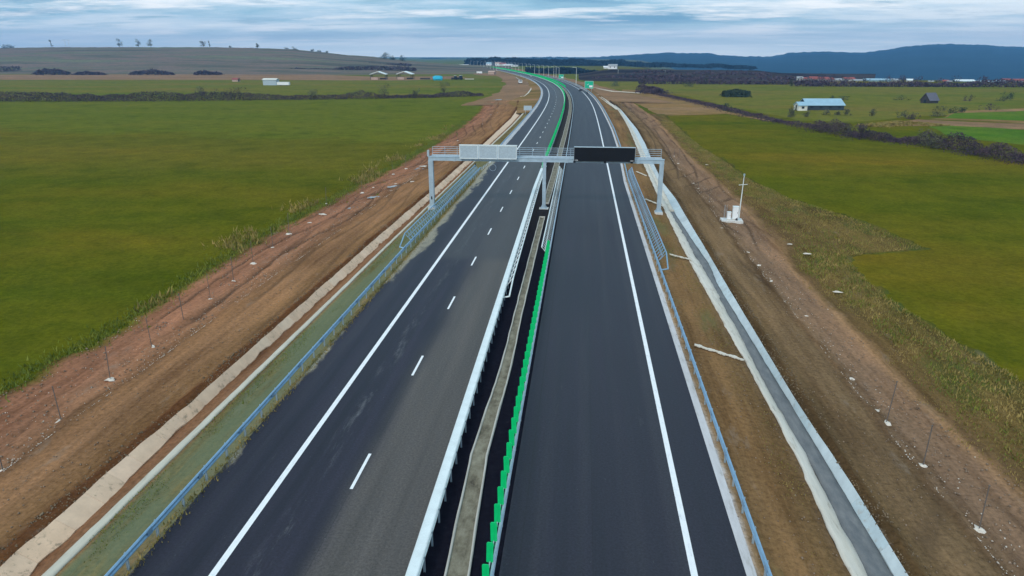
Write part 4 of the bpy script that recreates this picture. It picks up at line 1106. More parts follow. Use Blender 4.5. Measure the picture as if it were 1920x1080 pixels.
# taller parapets that shield the gantry legs
def parapet(label, ufn, y0, y1, off, key, side_, zt=1.28, pitch=1.0, ends=(True, False), mat='steel', low=.55):
    e = empty('safety_barrier', P(y0, float(ufn(y0)), 0), 0, label, 'barrier')
    O = e.location.copy(); n = int((y1 - y0) / pitch)
    for k in range(n + 1):
        y = y0 + k * (y1 - y0) / n
        c = P(y, float(ufn(y)) + off * 1.0, zt) - O; b = P(y, float(ufn(y)) + off * .25, low) - O
        if k < n:
            y2 = y0 + (k + 1) * (y1 - y0) / n
            b2 = P(y2, float(ufn(y2)) + off * .25, low) - O; c2 = P(y2, float(ufn(y2)) + off, zt) - O
        m = MB().bar(b, c, .05, .05)
        if k < n and key == 'truss': m.bar(b, c2, .032, .032)
        m.obj('brace', M[mat], e)
    S = [y0 + (y1 - y0) * t / 16 for t in range(17)]
    mb = MB()
    for a, b in zip(S, S[1:]):
        mb.tube(P(a, float(ufn(a)) + off, zt) - O, P(b, float(ufn(b)) + off, zt) - O, .065, n=8)
    if ends[0]:
        mb.tube(P(y0, float(ufn(y0)) + off, zt) - O, P(y0 - 2.6, float(ufn(y0)) + off * .9, .5) - O, .065, n=8)
        mb.tube(P(y0 - 2.6, float(ufn(y0)) + off * .9, .5) - O, P(y0 - 2.8, float(ufn(y0)) + off * .15, .45) - O, .065, n=8)
    if ends[1]: mb.tube(P(y1, float(ufn(y1)) + off, zt) - O, P(y1 + 1.5, float(ufn(y1)) + off * .7, .5) - O, .065, n=8)
    mb.obj('top_rail', M[mat], e)
    mb = MB()
    for a, b in zip(S, S[1:]):
        mb.tube(P(a, float(ufn(a)) + off * .6, zt * .72) - O, P(b, float(ufn(b)) + off * .6, zt * .72) - O, .032, n=6)
    mb.obj('middle_rail', M[mat], e)
    return e
parapet('blue lattice crash parapet in front of the left gantry column', uL, 69, 117, -.80, 'truss', 1, mat='steel_blue')
parapet('blue lattice crash parapet in front of the right gantry column', uR, 64, 117, .85, 'truss', -1, mat='steel_blue')
parapet('ladder-like barrier on the right of the median near the gantry', medR, 65, 117, -.75, 'ladder', 1, mat='steel_white', ends=(False, False), pitch=.85)
parapet('twin-rail barrier on the left of the median near the gantry', medL, 55, 117, .75, 'ladder', 1, mat='steel_white', ends=(True, False), pitch=1.5)
link('marker', MB().box(-.09, .09, -.06, .06, 0, .55).mesh('end_marker', M['black_metal'])).name = 'end_marker'
o = bpy.data.objects['end_marker']; o.location = P(117.4, -18.0, .95); setp(o, 'small black marker on the far end of the left parapet', 'marker')

# green anti-glare paddles
def paddle_mesh():
    w, h, t = .13, .45, .022
    prof = []
    for x, z in ((w, -h + .03), (w, h - .05), (w - .04, h), (-w + .04, h), (-w, h - .05), (-w, -h + .03), (-w + .03, -h), (w - .03, -h)):
        prof.append((x, z))
    mb = MB().prism(prof, -t, t)
    mb.box(-.02, .02, -t - .012, t + .012, -h - .22, h - .1)
    return mb.mesh('paddle', M['green_plastic'])
pm = paddle_mesh()
def screen(label, ufn, y0, y1, pitch, indiv, zc=1.30, scale=1.0, off=0.0):
    e = empty('anti_glare_screen', P(y0, float(ufn(y0)) + off, 0), 0, label, 'anti-glare screen'); O = e.location.copy()
    mb = MB(); S = np.arange(y0, y1 + .01, 4.0)
    for a, b in zip(S, S[1:]):
        mb.bar(P(a, float(ufn(a)) + off, .80) - O, P(b, float(ufn(b)) + off, .80) - O, .05, .05)
    mb.obj('rail', M['steel'], e)
    y = y0 + .5; k = 0; fv = []; ff = []
    base = np.array([v.co[:] for v in pm.vertices]); bf = [tuple(p.vertices) for p in pm.polygons]
    farb = MB()
    while y < y1:
        a = P(y, float(ufn(y)) + off, zc) - O; rz = -math.atan(float(cs_(y))) + random.uniform(-.10, .10)
        if k < indiv:
            o = link('paddle', pm, e); o.location = a; o.rotation_euler = (random.uniform(-.02, .02), random.uniform(-.03, .03), rz); o.scale = (scale, 1, scale)
        else:
            c, s_ = math.cos(rz), math.sin(rz); w = .13 * scale; h = .46 * scale; q = .03
            farb.add([(a.x + c * i * w - s_ * j * q, a.y + s_ * i * w + c * j * q, a.z + l * h) for i in (-1, 1) for j in (-1, 1) for l in (-1, 1)],
                     [(0,1,3,2),(4,6,7,5),(0,4,5,1),(2,3,7,6),(0,2,6,4),(1,5,7,3)])
        k += 1; y += pitch
    if farb.v: farb.obj('paddle', M['green_plastic'], e)['kind'] = 'stuff'
    return e
screen('near row of green anti-glare paddles on the right median rail', medR, -4, 66.5, 1.18, 100, 1.22, off=-.16)
screen('green anti-glare paddles on the left median rail following the far bend', medL, 118, 1300, .62, 290, 1.30, 1.15, off=.1)
screen('green anti-glare paddles on the right median rail far along the bend', medR, 430, 1300, .8, 0, 1.30, 1.15)

# ------------------------------------------------------------------ gantry
GY = 89.0
g = empty('gantry', (0, GY, 0), 0, 'galvanised sign gantry on three columns spanning both carriageways', 'gantry')
GX = (-19.52, -4.68, 10.15)
for i, gx in enumerate(GX):
    mb = MB()
    z0 = (-.1, .05, -.1)[i]
    w = (.30, .22, .26)[i]
    mb.box(gx - w, gx + w, -w, w, z0, 6.05)
    mb.box(gx - w - .02, gx + w + .02, -w - .02, w + .02, 3.2, 3.3)
    col = mb.obj('column', M['steel'], g)
    mb = MB().box(gx - w - .18, gx + w + .18, -w - .18, w + .18, z0 - .02, z0 + .06)
    for sx in (-1, 1):
        for sy in (-1, 1):
            mb.box(gx + sx * (w + .10) - .03, gx + sx * (w + .10) + .03, sy * (w + .1) - .03, sy * (w + .1) + .03, z0 + .06, z0 + .14)
        mb.add([(gx + sx * w, -.02, z0 + .06), (gx + sx * (w + .16), -.02, z0 + .06), (gx + sx * w, -.02, z0 + .5), (gx + sx * w, .02, z0 + .06), (gx + sx * (w + .16), .02, z0 + .06), (gx + sx * w, .02, z0 + .5)],
               [(0,1,2),(3,5,4),(0,3,4,1),(1,4,5,2),(2,5,3,0)])
    mb.obj('base_plate', M['steel'], g)
    if i == 0: MB().box(gx - .08, gx + .08, -w - .03, -w, .95, 1.35).obj('hatch', M['black_metal'], g)
    fs = ((.62, .7), (.75, .6), (.62, .62))[i]
    mb = MB().box(gx - fs[0] * .8, gx + fs[0] * .8, -fs[1], fs[1], -1.3, z0 - .02)
    mb.obj('footing', M['concrete_white' if i else 'concrete_block'], g)
mb = MB()
mb.box(GX[0] - .30, GX[2] + .30, -.26, .26, 6.05, 6.12); mb.box(GX[0] - .30, GX[2] + .30, -.26, .26, 6.50, 6.57); mb.box(GX[0] - .28, GX[2] + .28, -.20, .20, 6.12, 6.50)
mb.obj('beam', M['steel'], g)
for x in (-16.4, -9.4, -4.68, -1.8, 2.7, 7.2):
    MB().box(x - .16, x + .16, -.30, .30, 6.02, 6.60).obj('joint_plate', M['steel'], g)
mb = MB()
mb.box(GX[0] - .1, GX[2] + .1, .45, 1.25, 6.50, 6.54); mb.box(GX[0] - .1, GX[2] + .1, .43, .47, 6.44, 6.62); mb.box(GX[0] - .1, GX[2] + .1, 1.23, 1.27, 6.44, 6.66)
x = GX[0]
while x < GX[2]:
    mb.box(x, x + .05, .2, 1.25, 6.42, 6.50); x += 1.65
mb.obj('walkway', M['panel_back'], g)
for z in (6.88, 7.16, 7.42, 7.66):
    MB().tube((GX[0], 1.25, z), (GX[2], 1.25, z), .026, n=6).obj('handrail', M['steel'], g)
x = GX[0]
while x <= GX[2] + .01:
    MB().tube((x, 1.25, 6.5), (x, 1.25, 7.68), .028, n=5).obj('rail_post', M['steel'], g); x += (GX[2] - GX[0]) / 18
MB().box(GX[0] - .42, GX[0] - .2, -.2, .2, 6.58, 7.35).obj('cable_box', M['panel_back'], g)
# message boards held by the gantry
def board(x0, x1, z0, z1, front, label):
    e = empty('message_board', ((x0 + x1) / 2, GY - .62, z0), 0, label, 'sign'); W = x1 - x0; h = z1 - z0; w = W / 2
    if front:
        MB().box(-w, w, -.16, .26, .0, h).obj('cabinet', M['black_metal'], e)
        MB().box(-w + .06, w - .06, -.19, -.163, .08, h - .06).obj('display', M['black_display'], e)
        MB().box(-w - .03, w + .03, -.26, .30, h, h + .05).obj('hood', M['panel_back'], e)
        f = MB()
        for a in (-w - .03, w): f.box(a, a + .03, -.22, .28, 0, h)
        f.obj('side_frame', M['panel_back'], e)
        for a in (-w + .12, w - .55):
            mb = MB()
            for k in range(6): mb.box(a + .07 * k, a + .07 * k + .045, -.20, -.196, .11, .18)
            mb.obj('label_plate', M['white_paint'], e)
        rib = MB()
        for k in range(1, 12): rib.box(-w + .06, w - .06, -.194, -.191, .08 + k * h / 12.5, .086 + k * h / 12.5)
        rib.obj('louvre', M['black_metal'], e)
    else:
        n = 3; pw = W / n
        for k in range(n):
            a = -w + k * pw
            p = MB().box(a + .03, a + pw - .03, -.14, .24, .0, h).obj('panel', M['panel_back'], e)
            fr = MB()
            fr.box(a + .03, a + pw - .03, -.17, -.142, h - .09, h); fr.box(a + .03, a + pw - .03, -.17, -.142, 0, .09)
            fr.box(a + .03, a + .11, -.17, -.142, .09, h - .09); fr.box(a + pw - .11, a + pw - .03, -.17, -.142, .09, h - .09)
            fr.obj('frame', M['steel_white'], p)
            vt = MB()
            for q in range(4):
                for r in range(3):
                    xx = a + .35 + q * (pw - .7) / 3; z = .38 + r * (h - .76) / 2
                    vt.box(xx - .10, xx + .10, -.156, -.142, z - .03, z + .03)
            vt.obj('vent', M['steel'], p)
        for k in (1, 2): MB().box(-w + k * pw - .027, -w + k * pw + .027, -.2, .22, -.05, h).obj('seam_post', M['steel_blue'], e)
        MB().box(-w - .03, w + .03, -.2, .26, h + .001, h + .05).obj('hood', M['steel_white'], e)
    br = MB()
    for a in (-w * .7, 0, w * .7): br.box(a - .05, a + .05, .26, .44, .1, h - .15)
    br.obj('bracket', M['steel'], e)
    return e
board(-15.60, -8.17, 6.42, 8.13, False, 'grey back of the message board in three panels over the left carriageway')
board(-.92, 6.70, 6.30, 8.05, True, 'black unlit electronic message board over the right carriageway')
for x, lab in ((-.85, 'traffic camera under the left end of the black message board'), (3.0, 'traffic camera under the middle of the black message board'), (6.35, 'traffic camera under the right end of the black message board')):
    e = empty('traffic_camera', (x, GY - .45, 6.12), 0, lab, 'camera')
    MB().box(-.15, .15, -.18, .14, -.02, .20).obj('housing', M['black_metal'], e)
    MB().tube((0, -.24, .09), (0, -.18, .09), .07, n=10).obj('lens', M['glass_dark'], e)
    MB().box(-.03, .03, .0, .12, .20, .36).obj('bracket', M['steel'], e)
e = empty('loop_sensor', P(GY - .5, -11.3, 0) + Vector((0, 0, 5.3)), 0, 'round hoop hanging under the beam over the left carriageway', 'sensor')
mb = MB(); r = .42
for k in range(20):
    a, b = 2 * math.pi * k / 20, 2 * math.pi * (k + 1) / 20
    mb.tube((r * math.cos(a), 0, r * math.sin(a)), (r * math.cos(b), 0, r * math.sin(b)), .018, n=4)
mb.tube((0, 0, r), (0, .25, r + .32), .02, n=4); mb.obj('hoop', M['steel'], e)

# ------------------------------------------------------------------ cabinet and mast on the right verge
cxp = Vector((19.2, 87.6, -.95))
e = empty('concrete_pad', cxp, -.05, 'pale concrete pad carrying two cabinets and a mast on the right verge', 'pad')
MB().box(-1.35, 1.25, -.85, .9, -.1, .32).obj('slab', M['concrete_white'], e)
MB().box(-1.45, 1.35, -.95, 1.0, -.3, -.1).obj('base', M['concrete_block'], e)
def cabinet(loc, w, d, h, label):
    e = empty('cabinet', loc, -.05, label, 'cabinet')
    MB().box(-w, w, -d, d, .08, h).obj('body', M['white_paint'], e)
    MB().box(-w - .03, w + .03, -d - .03, d + .03, h, h + .06).obj('roof', M['steel_white'], e)
    MB().box(-w + .05, w - .05, -d - .02, -d, .15, h - .08).obj('door', M['white_paint'], e)
    MB().box(-w + .02, w - .02, -d + .02, d - .02, 0, .08).obj('plinth', M['concrete_block'], e)
    MB().box(w - .14, w - .10, -d - .035, -d - .02, h * .5, h * .62).obj('handle', M['black_metal'], e)
cabinet(cxp + Vector((.35, .1, .32)), .34, .26, 1.62, 'tall white equipment cabinet on the concrete pad')
cabinet(cxp + Vector((-.45, -.1, .32)), .22, .2, .95, 'low white cabinet beside the tall one on the pad')
e = empty('camera_mast', cxp + Vector((.85, .2, .32)), 0, 'slim white mast with a crossarm beside the tall cabinet', 'mast')
MB().tube((0, 0, 0), (.12, 0, 5.5), .075, .045, 8).obj('pole', M['steel_white'], e)
MB().bar((-.42, 0, 4.35), (.62, 0, 4.45), .06, .06).obj('crossarm', M['steel_white'], e)
MB().box(.03, .2, -.08, .08, 5.5, 5.75).obj('sensor', M['steel'], e)
MB().box(-.25, .25, -.25, .25, -.02, .05).obj('base_plate', M['steel'], e)
e = empty('survey_rods', cxp + Vector((-1.1, -.3, .32)), 0, 'thin upright rods at the left corner of the pad', 'rods')
for a, b in ((0, 0), (.14, .25), (.3, .1)): MB().tube((a, b, -.2), (a, b, 1.9), .016, n=4).obj('rod', M['steel'], e)
setp(MB().box(-.12, .12, -.10, .10, 0, .16).add([(-.08,-.12,.16),(.14,-.1,.3),(.1,.1,.32),(-.1,.06,.2)], [(0,1,2,3)]).obj('tool_bag', M['black_metal']), 'small black bag lying at the foot of the tall cabinet', 'bag').location = cxp + Vector((.45, -.45, .32))

# ------------------------------------------------------------------ fence posts in lumps of concrete, rubble, litter
def lump(name, r, seed, mat, squash=.38):
    import bmesh
    bm = bmesh.new(); bmesh.ops.create_icosphere(bm, subdivisions=2, radius=1)
    for v in bm.verts:
        q = v.co.normalized(); n = float(fbm(np.array([q.x * 1.7 + seed]), np.array([q.y * 1.7 + q.z * 1.1 + seed * 2]), 3)[0])
        v.co = Vector((q.x * r * (1 + n * .9), q.y * r * .8 * (1 + n * .8), q.z * r * squash * (1 + n)))
    me = bpy.data.meshes.new(name); bm.to_mesh(me); bm.free(); me.materials.append(M[mat]); return me
lumps = [lump('footing', .42, s * 3.1 + 1, 'cement_dry') for s in range(4)]
pole_me = MB().box(-.02, .02, -.02, .02, -.2, 2.3).box(-.035, .035, -.035, .035, 2.3, 2.33).mesh('pole', simple('dull galvanised fence post', (.13, .11, .10), .7, .1, .1))
def fence_post(px, py, z, label, group, sc=1.0, ph=1.0, tilt=None):
    x, y = un(px, py, z)
    e = empty('fence_post', (x, y, z + .02), random.uniform(0, 6), label, 'fence post', group)
    f = link('footing', random.choice(lumps), e); f.scale = (sc * .75, sc * .75, sc * .75)
    if ph > 0:
        p = link('pole', pole_me, e); p.scale = (1, 1, ph); p.rotation_euler = (random.uniform(-.04, .04), random.uniform(-.04, .04), 0)
    return e
gl_, gr2 = 'fence posts set in concrete lumps along the left field', 'fence posts set in concrete lumps along the right track'
ordn = ['nearest the camera at the left photo edge', 'second from the camera', 'third from the camera', 'fourth from the camera', 'fifth from the camera', 'sixth from the camera', 'seventh from the camera',
        'eighth from the camera', 'ninth from the camera', 'tenth from the camera', 'eleventh from the camera', 'twelfth from the camera', 'thirteenth from the camera', 'fourteenth from the camera',
        'fifteenth from the camera', 'sixteenth from the camera', 'seventeenth from the camera', 'eighteenth from the camera']
for i, (px, py, s, h) in enumerate([(6,884,.7,.9),(115,790,1.0,.95),(207,713,1.0,1.0),(285,652,.85,1.0),(345,603,.85,1.0),(395,562,.75,1),(438,527,.6,1),(475,495,1.15,1),(512,465,.8,1),(542,440,1.2,1.1),
                                     (605,402,1.0,0),(612,382,.5,1),(679,362,1.0,.8),(700,352,.7,0),(737,327,.8,1),(761,317,1.0,1.1),(858,264,.9,1.1),(905,233,.8,1.1)]):
    fence_post(px, py, -.98, ('pale lump without post' if h == 0 else 'thin post in pale lump') + ' on left earth strip, ' + ordn[i].replace(' at the left photo edge', ''), gl_, s, h)
for i, (px, py, s, h) in enumerate([(1835,995,.9,1.0),(1730,875,.7,1.0),(1661,795,1.0,1.15),(1641,772,.8,0),(1597,712,.75,0),(1545,650,.5,0),(1512,593,.5,0),(1445,528,.7,.0),(1422,498,.8,0),(1402,474,.8,0),(1330,379,.6,.5),
                                     (1319,366,.6,.0),(1309,354,.6,.5),(1300,344,.5,0),(1272,307,.9,1.3),(1264,293,.6,.6),(1182,207,1.0,1.5),(1165,207,1.0,1.5)]):
    fence_post(px, py, -.86, ('pale lump without post' if h == 0 else 'thin post in pale lump') + ' beside right dirt track, ' + ordn[i].replace(' at the left photo edge', ''), gr2, s, h)
# posts standing in the weeds along the left field
for i, (px, py) in enumerate([(412,440+0),(437,485),(505,430),(620,372),(300,575),(195,640),(860,262),(700,330),(780,290)]):
    pass
# loose white litter and stones near the left track
litter = [lump('litter', .5, s * 5.3 + 9, 'cement_dry', .12) for s in range(3)]
for i, (px, py, s, lab) in enumerate([(605,402,1.1,'long thin white slab lying on the brown earth right of the tallest left fence post'), (580,418,.6,'small pale scrap on the brown earth above the tyre ruts'),
        (772,341,1.4,'pale crumpled sheet on the earth left of the left gantry column'), (797,312,2.0,'white crumpled sheets touching the left gantry column in the photo'), (735,358,.8,'small white scrap on the wet tracks left of the gantry'),
        (742,345,.7,'pale scrap by the wet ruts left of the gantry'), (775,330,.8,'pale stone-like scrap between the two white sheets'), (5,886,.8,'white scrap by the gravel line at the left edge'), (1350,430,.8,'pale slab on the right track corner before the cabinet pad'),
        (1325,310,.5,'pale scrap among small stones right of the gantry'), (1480,460,.6,'white stone at the edge of the rough verge'), (1512,478,.9,'pale boulder beside a dark patch on the verge'), (1570,550,.7,'white bag on the verge above the right track'),
        (1338,418,.7,'pale flat scrap where the right track widens')]):
    x, y = un(px, py, -.95)
    o = link('litter', litter[i % 3]); o.location = (x, y, -.93 if px < 900 else -.82); o.scale = (s, s * .7, 1); o.rotation_euler = (0, 0, random.uniform(-.4, .4)); setp(o, lab, 'debris')
def puddle(px, py, rx, ry, label, rot=0.0, z=-.9):
    x, y = un(px, py, z); n = 40; v = [(0, 0, .03)]
    for k in range(n):
        a = 2 * math.pi * k / n; q = 1 + .9 * float(fbm(np.array([math.cos(a) * 1.9 + px]), np.array([math.sin(a) * 1.9]), 3)[0])
        v.append((math.cos(a) * rx * q, math.sin(a) * ry * q, .03))
    me = bpy.data.meshes.new('puddle'); me.from_pydata(v, [], [(0, k + 1, (k + 1) % n + 1) for k in range(n)]); me.materials.append(M['puddle'])
    o = link('puddle', me); o.location = (x, y, z); o.rotation_euler = (0, 0, rot); setp(o, label, 'puddle', kind='structure')
for a in [(935,213,1.6,7,'upper long puddle on the brown earth left of the far ditch',-.1),(932,216,2.2,3,'lower wide puddle touching the long one left of the far ditch',.3),(944,187,5,2,'far flat pale puddle on the earth near the end of the meadow',0),(734,350,.6,1.3,'small puddle in the ruts left of the gantry, middle of three',-.7),(700,370,.5,1.0,'small puddle in the ruts left of the gantry, second nearest the camera',-.6),(790,316,.8,1.5,'small puddle in the ruts just left of the gantry column',-.6),(660,390,.4,.8,'tiny puddle in the ruts, nearest the camera',-.5)]:
    puddle(*a)

def stones(name, fns, zs, i, j, y0, y1, n, size, mat, label, bias=1.0):
    y = y0 + (y1 - y0) * RNG.random(n) ** 1.5; t = RNG.random(n) ** bias
    a = fns[i](y); b = fns[j](y); u = a + (b - a) * t
    s = cs_(y); k = 1 / np.sqrt(1 + s * s)
    c = np.stack([cx_(y) + u * k, y - u * s * k, zs[i] + (zs[j] - zs[i]) * t + .05], 1)
    base = np.array([(1,0,-.5),(-.5,.87,-.5),(-.5,-.87,-.5),(.1,0,.75)])
    V = []; F = []
    ang = RNG.uniform(0, 6.28, n); sz = size * RNG.uniform(.4, 1.6, n)
    ca, sa = np.cos(ang), np.sin(ang)
    P4 = np.stack([np.stack([c[:,0] + sz * (ca * b_[0] - sa * b_[1]) * RNG.uniform(.7,1.3,n), c[:,1] + sz * (sa * b_[0] + ca * b_[1]) * RNG.uniform(.7,1.3,n), c[:,2] + sz * b_[2] * .8], 1) for b_ in base], 1)
    k4 = np.arange(n)[:, None] * 4
    F = np.concatenate([k4 + np.array([[0,2,1]]), k4 + np.array([[0,1,3]]), k4 + np.array([[1,2,3]]), k4 + np.array([[2,0,3]])], 0)
    o = link(name, np_mesh(name, P4.reshape(-1, 3), F, M[mat])); return setp(o, label, 'rubble', kind='stuff')
stones('rubble', RT_, RZ, 5, 6, 12, 180, 3800, .055, 'stone', 'clods and dry stalks along the outer edge of the right ditch')
stones('rubble', LT, LZ, 4, 5, 14, 150, 2200, .06, 'stone', 'clods on the dark bank above the left slab ditch')
stones('clods', LT, LZ, 6, 7, 14, 170, 2600, .07, 'clod', 'loose clods and pale stones on the left earth strip', 1.0)
stones('clods', LT, LZ, 5, 6, 14, 150, 900, .045, 'clod', 'small clods on the left dirt track', 1.0)
stones('gravel', LT, LZ, 6, 7, 14, 120, 2200, .032, 'cement_dry', 'line of pale gravel between the left dirt track and the earth strip', 6.0)
stones('clods', RT_, RZ, 7, 8, 12, 170, 2400, .06, 'clod', 'loose clods and pale stones on the right earth strip', 1.0)
stones('clods', RT_, RZ, 6, 7, 12, 150, 900, .04, 'clod', 'small clods on the right dirt track', 1.0)
stones('gravel', RT_, RZ, 7, 8, 12, 150, 1300, .038, 'cement_dry', 'pale stones along the ridge beside the right dirt track', 7.0)
stones('clods', RT_, RZ, 1, 2, 12, 110, 900, .04, 'clod', 'small clods on the brown right berm', 1.0)
def band(fn, w, y0, y1, n):
    y = y0 + (y1 - y0) * RNG.random(n); u = fn(y) + RNG.normal(size=n) * w; s = cs_(y); k = 1 / np.sqrt(1 + s * s)
    return np.stack([cx_(y) + u * k, y - u * s * k], 1)
def tufts(name, xy, z, h, mat, label, blades=1):
    n = len(xy); a = RNG.uniform(0, 6.28, n); hh = h * RNG.uniform(.4, 1.5, n); lean = RNG.normal(size=(n, 2)) * .35
    w = hh * .16 + .012
    base = np.stack([xy[:, 0], xy[:, 1], np.full(n, z)], 1)
    l = base + np.stack([-np.cos(a) * w, -np.sin(a) * w, w * 0], 1); r = base + np.stack([np.cos(a) * w, np.sin(a) * w, w * 0], 1)
    t = base + np.stack([lean[:, 0] * hh, lean[:, 1] * hh, hh], 1)
    v = np.stack([l, r, t], 1).reshape(-1, 3)
    return setp(link(name, np_mesh(name, v, np.arange(3 * n).reshape(-1, 3), M[mat])), label, 'grass', kind='stuff')
def sub_lane(fns, i, j, y0, y1, n, t0=0.0, t1=1.0, clump=True):
    y = y0 + (y1 - y0) * RNG.random(n * 3) ** 1.3; t = RNG.uniform(t0, t1, n * 3); u = fns[i](y) * (1 - t) + fns[j](y) * t
    if clump:
        keep = fbm(u * .5, y * .25, 3) + RNG.uniform(-.15, .15, len(y)) > .02; y, u = y[keep], u[keep]
    y, u = y[:n], u[:n]; s = cs_(y); k = 1 / np.sqrt(1 + s * s)
    return np.stack([cx_(y) + u * k, y - u * s * k], 1)
tufts('dry_grass', sub_lane(RT_, 8, 9, 20, 230, 52000, clump=False), -1.12, .19, 'dry_grass', 'rough dry grass on the verge between the right earth strip and the meadow')
tufts('green_tufts', sub_lane(RT_, 8, 9, 20, 200, 12000, .1, 1.0), -1.12, .2, 'green_grass', 'green tufts among the rough right verge')
xy = band(lambda y: LT[7](y) - .5, .8, 14, 230, 15000)
tufts('field_edge_grass', xy, -1.2, .26, 'green_grass', 'green grass fringe where the left meadow meets the brown earth')
xy = band(lambda y: LT[7](y) - 1.6, 1.4, 50, 210, 7000); keep = fbm(xy[:, 0] * .2, xy[:, 1] * .12, 3) > .08
tufts('weeds', xy[keep][:3000], -1.2, .5, 'dry_grass', 'tall pale weeds along the edge of the left meadow')
tufts('seeded_grass', sub_lane(LT, 0, 1, 14, 140, 9000, .25, .97), -.32, .07, 'green_grass', 'short sprouting grass on the left berm')
tufts('berm_grass', sub_lane(RT_, 1, 2, 14, 90, 5000, .15, .95), -.34, .07, 'dry_grass', 'short dry grass on the brown right berm')
# mud tufts on the edge of the left asphalt
tufts('edge_weeds', band(lambda y: np.full(len(y), -16.95), .16, 14, 110, 5000), -.02, .12, 'dry_grass', 'dry mud and stalks along the left asphalt edge')

# ------------------------------------------------------------------ signs, lamps, vehicles
def road_sign(px, py, w, h, z0, label, back=False, rz=0.0):
    x, y = un(px, py, -.4)
    e = empty('road_sign', (x, y, -.4), rz, label, 'sign')
    m = 'panel_back' if back else 'sign_green'
    MB().box(-w / 2, w / 2, -.04, .04, z0, z0 + h).obj('panel', M[m], e)
    if not back:
        f = MB(); t = .09
        for a in ((-w/2+.06, w/2-.06, z0+.06, z0+.06+t), (-w/2+.06, w/2-.06, z0+h-.06-t, z0+h-.06), (-w/2+.06, -w/2+.06+t, z0+.15, z0+h-.15), (w/2-.06-t, w/2-.06, z0+.15, z0+h-.15)):
            f.box(a[0], a[1], -.052, -.041, a[2], a[3])
        f.obj('border', M['white_paint'], e)
        f = MB()
        f.box(w * .02, w * .40, -.055, -.041, z0 + h * .16, z0 + h * .42)
        f.obj('plate', M['white_paint'], e)
        f = MB(); f.bar((-w * .22, -.048, z0 + h * .15), (-w * .22, -.048, z0 + h * .78), .012, .2)
        f.bar((-w * .22, -.048, z0 + h * .45), (-w * .02, -.048, z0 + h * .62), .012, .18); f.obj('arrow', M['white_paint'], e)
    else:
        f = MB()
        for q in (.25, .75): f.box(-w / 2, w / 2, -.08, -.041, z0 + h * q - .03, z0 + h * q + .03)
        f.obj('stiffener', M['steel'], e)
    for a in (-w * .3, w * .3): MB().tube((a, .09, -.4), (a, .09, z0 + h * .9), .07, n=6).obj('leg', M['steel'], e)
road_sign(1104, 172.5, 4.8, 4.0, 1.9, 'larger green direction sign on the right side of the bend')
road_sign(1052, 151.5, 4.0, 3.1, 1.8, 'smaller farther green direction sign on the right of the bend')
road_sign(989.5, 214, 2.8, 1.55, 1.3, 'grey back of a sign on two legs beside the left shoulder', True)
def lamp(x, y, h, label, z=-.3, g='lamp posts along the far carriageways', arm=1):
    e = empty('lamp_post', (x, y, z), 0, label, 'lamp post', g)
    MB().tube((0, 0, -.3), (0, 0, h), .16, .09, 6).obj('pole', M['steel_white'], e)
    MB().tube((0, 0, h), (-1.8 * arm, 0, h + .35), .07, .06, 5).obj('arm', M['steel_white'], e)
    MB().box(-2.6 * arm if arm > 0 else 1.8, -1.8 * arm if arm > 0 else 2.6, -.16, .16, h + .28, h + .42).obj('lamp_head', M['steel_white'], e)
x, y = un(1080, 160); lamp(x, y, 11.5, 'tall lamp post by the right guardrail just before the big green sign')
x, y = un(1042.5, 145); lamp(x, y, 10, 'lamp post just left of the smaller green sign')
x, y = un(1158.5, 145, GZ); lamp(x, y, 7.5, 'lone pale post in front of the dark belt below the white farm', GZ)
x, y = un(1247, 144.5, GZ); lamp(x, y, 6, 'lone pale post in the dark scrub belt on the right', GZ)
NTH = ['nearest'] + [w + ' nearest' for w in 'second third fourth fifth sixth seventh eighth ninth tenth eleventh twelfth thirteenth fourteenth fifteenth sixteenth seventeenth eighteenth nineteenth twentieth'.split()]
for i, s in enumerate(np.arange(620, 1330, 37)):
    p = P(float(s), 9.4); lamp(p.x, p.y, 9.5, 'thin lamp post on the right of the far bend, %s of its row' % NTH[i])
for i, s in enumerate(np.arange(960, 1330, 45)):
    p = P(float(s), -19.5); lamp(p.x, p.y, 9.5, 'thin lamp post on the left of the road end, %s of its row' % NTH[i], arm=-1)

def car(x, y, z, rz, label, body, dark=False):
    e = empty('car', (x, y, z), rz, label, 'car')
    prof = [(-2.1, .3), (2.1, .3), (2.15, .65), (1.95, .85), (1.0, .92), (-1.9, .95), (-2.15, .7)]
    mb = MB(); n = len(prof)
    mb.prism([(a, b) for a, b in prof], -.86, .86); mb.v = [(v[1], v[0], v[2]) for v in mb.v]
    mb.obj('body', M[body], e)
    top = [(-1.75, .95), (.95, .93), (.45, 1.42), (-1.25, 1.45)]
    mb = MB().prism(top, -.72, .72); mb.v = [(v[1], v[0], v[2]) for v in mb.v]; mb.obj('windows', M['glass_dark'], e)
    MB().box(-.66, .66, -1.2, .4, 1.425, 1.48).obj('roof', M['car_white'] if dark else M[body], e)
    for sx in (-.8, .8):
        for sy in (-1.35, 1.35): MB().tube((sx - .1, sy, .32), (sx + .1, sy, .32), .32, n=12).obj('wheel', M['rubber'], e)
    for sx in (-.6, .6): MB().box(sx - .15, sx + .15, -2.19, -2.13, .68, .80).obj('tail_light', M['orange_paint'], e)
x, y = un(1088.5, 171); car(x, y, 0, -math.atan(float(cs_(y))), 'dark car with a pale roof driving away on the right carriageway shoulder', 'car_dark', True)
x, y = un(996, 143.5); car(x, y, 0, -math.atan(float(cs_(y))), 'white car far off on the left carriageway next to the green screen', 'car_white')
